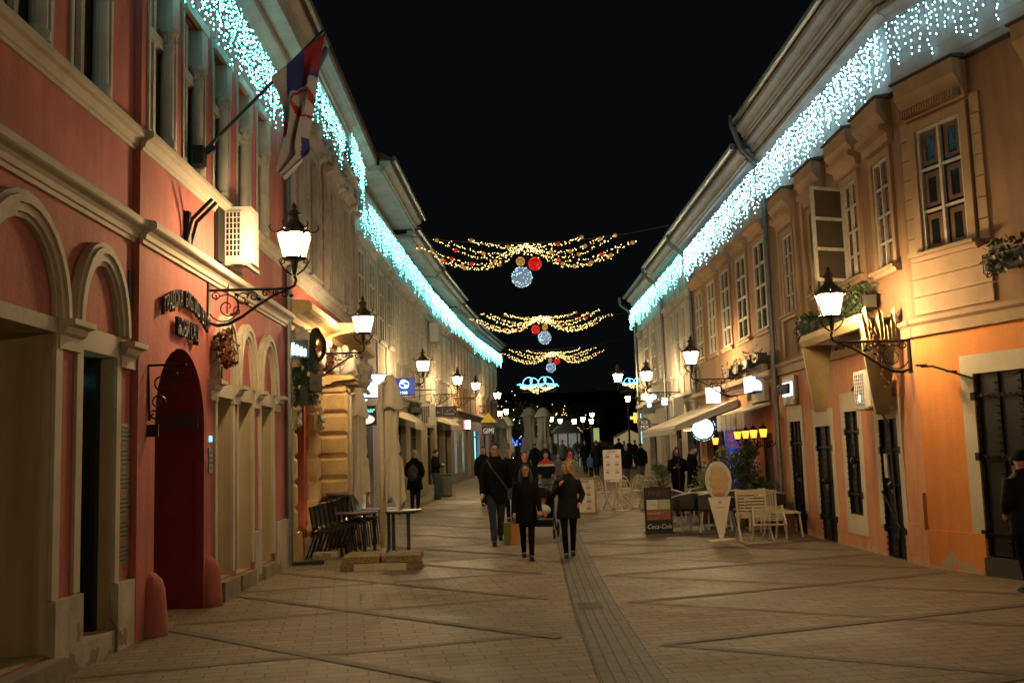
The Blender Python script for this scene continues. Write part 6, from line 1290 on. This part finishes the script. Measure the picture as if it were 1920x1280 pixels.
hp = mw @ (Vector(Aw[0][2])+Vector((0,0,-.09)))
for dx,dy,rz_,mm,lb in ((-.02,0,.25,'wood','orange brown paper carrier bag in the dark haired woman\'s hand'),(-.07,.05,.5,None,'green paper carrier bag behind the orange one')):
    root = empty('paper_bag',(hp.x+dx,hp.y+dy,hp.z-.42),rz_,lb,'paper bag'); x = MB(); x.add([(-.06,-.10,0),(.06,-.10,0),(.06,.10,0),(-.06,.10,0),(-.065,-.11,.34),(.065,-.11,.34),(.065,.11,.34),(-.065,.11,.34)],[(3,2,1,0),(0,1,5,4),(1,2,6,5),(2,3,7,6),(3,0,4,7)]); o = x.build('sack',mat('orange_paper',(.40,.19,.05),.7,var=.2,scale=8) if mm else mat('green_paper',(.14,.16,.03),.7,var=.2,scale=8),root); o.modifiers.new('s','SOLIDIFY').thickness = .004
    x = MB()
    for yy in (-.04,.04): x.tube([(-.06*0+.0,yy-.03,.34),(.01,yy,.43),(.0,yy+.03,.34)],.004,4)
    x.build('handle','brown_hair',root)
person(1.0,16.15,1.52,D(-4),'blonde woman in a black quilted jacket turning her head with one hand raised',coat='black_quilt',clen=.70,hair='bob',hcol='blonde',arms=('chest','pocket'),stride=.13,head_turn=D(-62),flare=.03)
person(.42,20.4,1.68,D(0),'woman with tied back hair in black walking behind the dark haired woman',clen=.75,hair='tied',hcol='brown_hair',arms=('push','push'),stride=.1,lod=2,slim=.92)
person(.12,24.0,1.70,D(5),'older bald man in a dark coat behind the tall man',clen=.7,hair='bald',hcol='grey_hair',lod=2,stride=.1)
person(-.62,29.8,1.74,D(8),'man in dark clothes and a pale scarf left behind the tall man',clen=.8,hair='short',lod=2,stride=.1)
def fnb(p): return 1 if 1.27 < p.z < 1.345 else (0 if p.z >= 1.345 else 2)
person(1.23,29.6,1.52,D(0),'boy in a red, white and black jacket and light jeans',clen=.86,pants='light_jeans',lod=2,stride=.09,split=(['red_cloth','white_cloth','navy'],fnb),arms=('pocket','pocket'),slim=1.05)
person(2.33,35.5,1.40,D(176),'child in a pink hood and beige coat walking away',coat='beige_coat',clen=.5,hair='hood',hcol='pink',lod=2,stride=.08,flare=.05)
bp, mb_, _a = person(-2.53,28.3,1.70,D(168),'person in a long dark coat and grey hat seen from behind with a backpack',clen=.62,pants='navy',hair='beanie',hcol='grey_hair',lod=2,stride=.06,arms=('pocket','pocket'),flare=.05)
x = MB(); P1 = mb_ @ Vector((.0,.20,1.1)); x.ell(tuple(P1),(.15,.09,.22),14,9); x.ell((P1.x,P1.y-.07,P1.z-.07),(.1,.05,.1),10,7); x.tube([P1+Vector((-.06,0,.2)),P1+Vector((0,-.02,.27)),P1+Vector((.06,0,.2))],.012,5); x.build('backpack',mat('charcoal_pack',(.045,.045,.05),.7,var=.3),label='charcoal backpack on the person seen from behind',cat='backpack',smooth=True)
pm, mp_, ap = person(-2.32,33.7,1.66,D(70),'man in a black jacket and jeans leaning by the wall reading his phone',clen=.93,pants='jeans',lod=2,stride=.03,arms=('phone','phone'),head_tilt=D(12))
def phone(m, A, label, off=(.0,-.05,.09)):
    p = m @ (Vector(A[1][2])+Vector((-.05,-.07,.05))); x = MB(); x.bb((0,0,0),(.075,.01,.15)); o = x.build('phone','black',label=label,cat='phone'); o.location = p; o.rotation_euler = (D(-50),0,m.to_euler().z); x = MB(); x.bb((0,.006,0),(.066,.002,.135)); x.build('screen',mat('phone_screen',(.7,.8,1),.3,emit=(.6,.8,1),es=3),o)
phone(mp_,ap,'lit phone held by the man leaning at the left wall')
p3, m3, a3 = person(at(1269,845,24.6).x,24.6,1.62,D(-15),'young woman with long dark hair looking down at her phone on the terrace',clen=.9,hair='long',hcol='brown_hair',lod=2,arms=('phone','phone'),stride=.03,head_tilt=D(22),pants='black_pants'); phone(m3,a3,'phone in the hands of the young woman on the terrace')
p4, m4, a4 = person(at(1295,845,24.3).x,24.2,1.66,D(62),'bearded man in a dark coat bent over a glowing phone on the terrace',clen=.66,hair='short',hcol='dark_hair',lod=2,arms=('phone','phone'),stride=.03,head_tilt=D(20),pants='olive'); phone(m4,a4,'glowing phone lighting the bearded man\'s face')
person(5.66,10.95,1.52,D(185),'dark clothed figure cut by the right edge in front of the big iron door',coat='black_quilt',clen=.7,hair='beanie',hcol='black_wool',lod=1,stride=.04,arms=('pocket','pocket'),slim=1.1)
# stroller in front of the woman with tied hair
root = empty('stroller',(.72,19.6,gz(19.6)),D(-8),'black pushchair with a small child wrapped in white behind the dark haired woman','pushchair'); x = MB()
for s_ in (-.22,.22): x.tube([(s_,-.32,.12),(s_,-.05,.5),(s_,.28,.98),(s_,.36,1.02)],.014,6); x.tube([(s_,.32,.14),(s_,-.02,.5)],.014,6); x.tube([(s_,-.32,.12),(s_,.32,.14)],.012,6)
x.tube([(-.22,.36,1.02),(.22,.36,1.02)],.016,6); x.build('frame','dgrey',root)
for sx,sy,r in ((-.24,-.33,.11),(.24,-.33,.11),(-.26,.33,.15),(.26,.33,.15)): x = MB(); x.tube([(sx,sy+r*.85*math.cos(a*math.pi/8),r+r*.85*math.sin(a*math.pi/8)) for a in range(17)],r*.15,6); x.cyl((sx-.02,sy,r),(sx+.02,sy,r),r*.3,r*.3,8); x.build('wheel','black',root,smooth=True)
x = MB(); x.add([(-.2,-.28,.42),(.2,-.28,.42),(.2,.05,.40),(-.2,.05,.40),(-.2,.2,.8),(.2,.2,.8)],[(0,1,2,3),(3,2,5,4)]); x.rings([(0,.05,.78,.22,.22),(0,.02,.9,.2,.2),(0,.02,.98,.1,.12)],12); x.bb((0,0,.3),(.4,.45,.12)); o = x.build('seat','black_quilt',root); o.modifiers.new('s','SOLIDIFY').thickness = .02
kd = MB(); kd.ell((0,-.08,.55),(.13,.16,.13),12,8); kd.ell((0,.05,.75),(.085,.09,.1),12,8); kd.tube([(-.06,-.15,.52),(-.07,-.32,.46)],.05,8); kd.tube([(.06,-.15,.52),(.07,-.32,.46)],.05,8)
kx = remeshed(kd,'person','skin',.02,None,1,label='small child bundled in white lying in the pushchair',cat='person'); kx.location = root.location; kx.rotation_euler = root.rotation_euler
x = MB(); x.ell((0,-.12,.55),(.17,.24,.11),14,8); x.ell((0,.07,.80),(.09,.09,.07),12,7); x.build('blanket','white_cloth',kx,smooth=True)
# distant walkers
far = [(1097,52,1.75,0,'black_wool','navy','short','man in dark clothes walking beside the far parasols',.8),(1118,48,1.74,178,'navy','navy','tied','person in a long dark coat seen from behind, holding a child by the hand',.5),(1107,48,1.15,175,'blue_cloth','navy','short','small child in blue beside the person in the long dark coat',.7),
 (1022,44,1.72,10,'navy','black_pants','short','walker with a face lit by a phone behind the boy',.7),(1033,46,1.4,0,'blue_cloth','grey_pants','beanie','child with a light hat beside the walker lit by a phone',.8),(1055,56,1.8,0,'grey_pants','navy','short','tall man in grey blue coat in front of the lit kiosk',.7),
 (1174,38.5,1.55,180,'black_wool','grey_pants','beanie','person with a fur hood and grey trousers walking away beside the menu stand',.75),(1201,38,1.66,182,'black_wool','grey_pants','short','person in black with grey trousers walking away under the ICE MIX sign',.8),
 (1161,57,1.8,170,'black_wool','black_pants','short','leftmost dark silhouette before the pale booth',.7),(1171,61,1.6,200,'blue_cloth','navy','short','silhouette in blue before the pale booth',.7),(1181,59,1.72,150,'black_wool','black_pants','tied','dark silhouette with tied hair before the pale booth',.6),(1191,56.5,1.66,215,'navy','black_pants','beanie','rightmost silhouette with a hat before the pale booth',.7),
 (1127,62,1.7,0,'black_wool','black_pants','short','faint walker right of the lit advertising column',.7),(1003,50,1.7,180,'black_wool','navy','short','faint dark walker beneath the closed grey parasols',.7),(1046,40,1.25,178,'grey_pants','grey_pants','beanie','blurred low figure left of the pink hooded child',.6)]
for px,Y,h,rz,c,p_,hr,lb,cl_ in far: person(at(px,850,Y).x,Y,h,D(rz),lb,coat=c,pants=p_,hair=hr,hcol='grey_hair' if hr == 'beanie' else 'brown_hair',lod=3,clen=cl_,stride=.1,group='walkers in the far part of the street')
# ---------------------------------------------------------------- far square
def globe_post(X,Y,h,kind,label,cl):
    root = empty('lamp_post',(X,Y,gz(Y)),0,label,'street lamp'); x = MB(); x.cyl((0,0,0),(0,0,h),.07,.045,8); x.cyl((0,0,0),(0,0,.8),.14,.09,8)
    pos = [(-.62,.0),(.0,.15),(.62,0)] if kind == 3 else [(0,0)]
    for dx,dz in pos: x.tube([(0,0,h-.5),(dx*.6,0,h-.55+dz),(dx,0,h-.25+dz),(dx,0,h+dz-.2)],.03,5)
    x.build('post','iron',root)
    for dx,dz in pos: q_ = MB(); q_.rings([(dx,0,h+dz-.14,.10,.10),(dx,0,h+dz+.14,.165,.165)],10); q_.build('lantern_glass',cl,root); q_ = MB(); q_.rings([(dx,0,h+dz+.14,.19,.19),(dx,0,h+dz+.24,.08,.08),(dx,0,h+dz+.36,.02,.02)],8); q_.build('lantern_roof','iron',root)
mat('cool_lamp',(.8,1,.9),.3,emit=(.72,1,.86),es=10); M['cool_lamp'] = MATS['cool_lamp']
p_ = at(1034,790,72); globe_post(p_.x,72,p_.z-gz(72),3,'three armed lamp post with greenish white light over the square','cool_lamp')
p_ = at(1093,790,72); globe_post(p_.x,72,p_.z-gz(72),3,'three armed lamp post with warm light over the square','lantern_far')
p_ = at(1110,778,80); globe_post(p_.x,80,p_.z-gz(80),1,'single lamp post right of the warm three armed one','lantern_far')
p_ = at(961,791,85); globe_post(p_.x,85,p_.z-gz(85),3,'distant greenish lamp post beyond the lit parasol','cool_lamp')
p_ = at(949,772,66); globe_post(p_.x,66,p_.z-gz(66),1,'warm lamp post standing over the pale lit parasol','lantern_far')
p_ = at(937,775,64); globe_post(p_.x,64,p_.z-gz(64),1,'small round lamp at the far left corner','lantern_far')
p_ = at(1177,748,60); globe_post(p_.x,60,p_.z-gz(60),1,'lamp post lower of the two lights left of the far right lantern','lantern_far')
for px,Y,hpx,lb,cv,sd in ((992,60,765,'left one of the two closed grey parasols on the square','grey',21),(1018,58,765,'right one of the two closed grey parasols on the square','grey',22),(948,60,782,'closed parasol lit orange under the far left lamp','canvas',23),(936,52,785,'dark grey closed parasol beside the tall man\'s head','grey',24)):
    t_ = at(px,hpx,Y); parasol(t_.x,Y,t_.z-gz(Y),lb,cv,base=False,seed=sd,wd=.55,group='closed parasols on the far square',low=1.0)
def tree(X,Y,h,r,label,n=1600,lights=0,seed=1,s_=.28,col='gold_led'):
    rr = random.Random(seed); root = empty('tree',(X,Y,gz(Y)),0,label,'tree'); x = MB(); x.tube([(0,0,0),(.05,0,h*.35),(0,.1,h*.7)],[.18,.13,.05],8)
    cs = [(rr.uniform(-r,r)*.6,rr.uniform(-r,r)*.6,h*(.4+.5*rr.random())) for _ in range(9)]
    for c in cs: x.tube([(0,0,h*.3),(c[0]*.4,c[1]*.4,(h*.3+c[2])/2),c],[.06,.04,.02],5)
    x.build('trunk','bark',root); x = MB()
    for c in cs: leafball(x,c,(r*.5,r*.5,r*.45),n//9,s_,rr)
    x.build('crown','leaf',root)
    if lights:
        x = MB()
        for _ in range(lights//2): c = rr.choice(cs); x.octa((c[0]+rr.gauss(0,r*.25),c[1]-abs(rr.gauss(0,r*.3)),c[2]+rr.gauss(0,r*.35)),.035)
        x.build('fairy_lights',col,root,kind='stuff')
for X,Y,h,r,lb,lt,sd in ((1.2,78,5.0,1.8,'leafy tree with sparse fairy lights behind the closed parasols',60,1),(3.6,80,4.6,1.8,'bushy tree full of warm fairy lights in the middle of the square',120,2),(5.4,86,5.0,1.9,'darker tree with fairy lights between the two lamp posts',80,3),(7.2,95,6,2.4,'dark tree right of the warm lamp post',0,4),(-.2,90,5.5,2.2,'dark tree beyond the lit parasol on the left',25,5),(12,110,8,4,'large dark tree far behind the pale booth',0,6)): tree(X,Y,h,r,lb,lights=lt,seed=sd)
for px,lb,sd in ((985,'low shrub in a pot under the left grey parasol',1),(1040,'low shrub in the middle of the square',2),(1075,'low shrub beneath the warm lamp post',3),(1140,'round shrub behind the tall menu stand',4)): X_ = at(px,850,62).x; potted(X_,62,1.5,.6,lb,n=700,s_=.14,seed=sd)
p_ = at(1063,818,70); root = empty('lit_kiosk',(p_.x,70,gz(70)),0,'glass kiosk with a domed top and lit windows on the square','kiosk'); x = MB(); 
for a in range(8): x.cyl((.95*math.cos(a*.785),.95*math.sin(a*.785),0),(.95*math.cos(a*.785),.95*math.sin(a*.785),2.3),.05)
x.rings([(0,0,2.3,1.15,1.15),(0,0,2.4,1.15,1.15),(0,0,2.75,.8,.8),(0,0,3.0,.3,.3),(0,0,3.2,.03,.03)],12); x.build('roof','grey',root); x = MB(); x.rings([(0,0,.0,.9,.9),(0,0,2.3,.9,.9)],8); x.build('lit_window',mat('kiosk_glow',(.5,.5,.4),.4,col2=(.1,.1,.1),scale=2,emit=(.75,.85,.75),es=.14),root)
p_ = at(1118,815,66); r_ = panel_sign('lit_advert_column',(p_.x,66,p_.z),0,.40,.95,.15,'tall lit advertising column with a green and yellow picture',mat('advert_pic',(.3,.7,.15),.4,col2=(.6,.2,.5),scale=4,emit=(.45,.62,.2),es=.5)); x = MB(); x.bb((0,0,-1.1),(.3,.1,1.3)); x.bb((-.3,0,-.5),(.1,.1,2.4)); x.build('post','dgrey',r_)
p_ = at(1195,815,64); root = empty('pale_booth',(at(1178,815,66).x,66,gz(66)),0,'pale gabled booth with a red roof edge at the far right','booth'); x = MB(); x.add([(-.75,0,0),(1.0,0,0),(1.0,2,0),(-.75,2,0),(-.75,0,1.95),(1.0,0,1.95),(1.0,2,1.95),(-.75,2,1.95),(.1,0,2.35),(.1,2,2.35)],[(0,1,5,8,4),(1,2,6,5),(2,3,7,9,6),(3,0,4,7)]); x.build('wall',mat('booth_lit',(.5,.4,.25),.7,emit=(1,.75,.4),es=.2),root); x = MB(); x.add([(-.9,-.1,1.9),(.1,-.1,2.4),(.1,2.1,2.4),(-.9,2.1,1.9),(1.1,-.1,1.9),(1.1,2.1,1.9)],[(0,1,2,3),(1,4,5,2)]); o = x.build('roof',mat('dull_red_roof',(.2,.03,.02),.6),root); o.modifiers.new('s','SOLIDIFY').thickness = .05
x = MB(); x.ell((0,0,.5),(.5,.3,.5),10,7); x.v = [v for v in x.v]
p_ = at(962,832,60); rr = random.Random(3); y_ = MB()
for _ in range(26): y_.octa((rr.gauss(0,.22),rr.gauss(0,.1),rr.gauss(0,.22)),.05)
o = y_.build('blue_light_cluster',mat('deep_blue_led',(.1,.2,1),.3,emit=(.05,.15,1),es=4),label='small cluster of deep blue lights below the lit parasol',cat='light decoration'); o.location = p_
x = MB(); x.bb((0,0,5),(70,.6,10)); o = x.build('far_houses',mat('night_facade',(.05,.045,.04),.9,var=.4,scale=1),label='unlit block of houses closing the square in the dark',cat='building'); o.location = (20,150,gz(150))
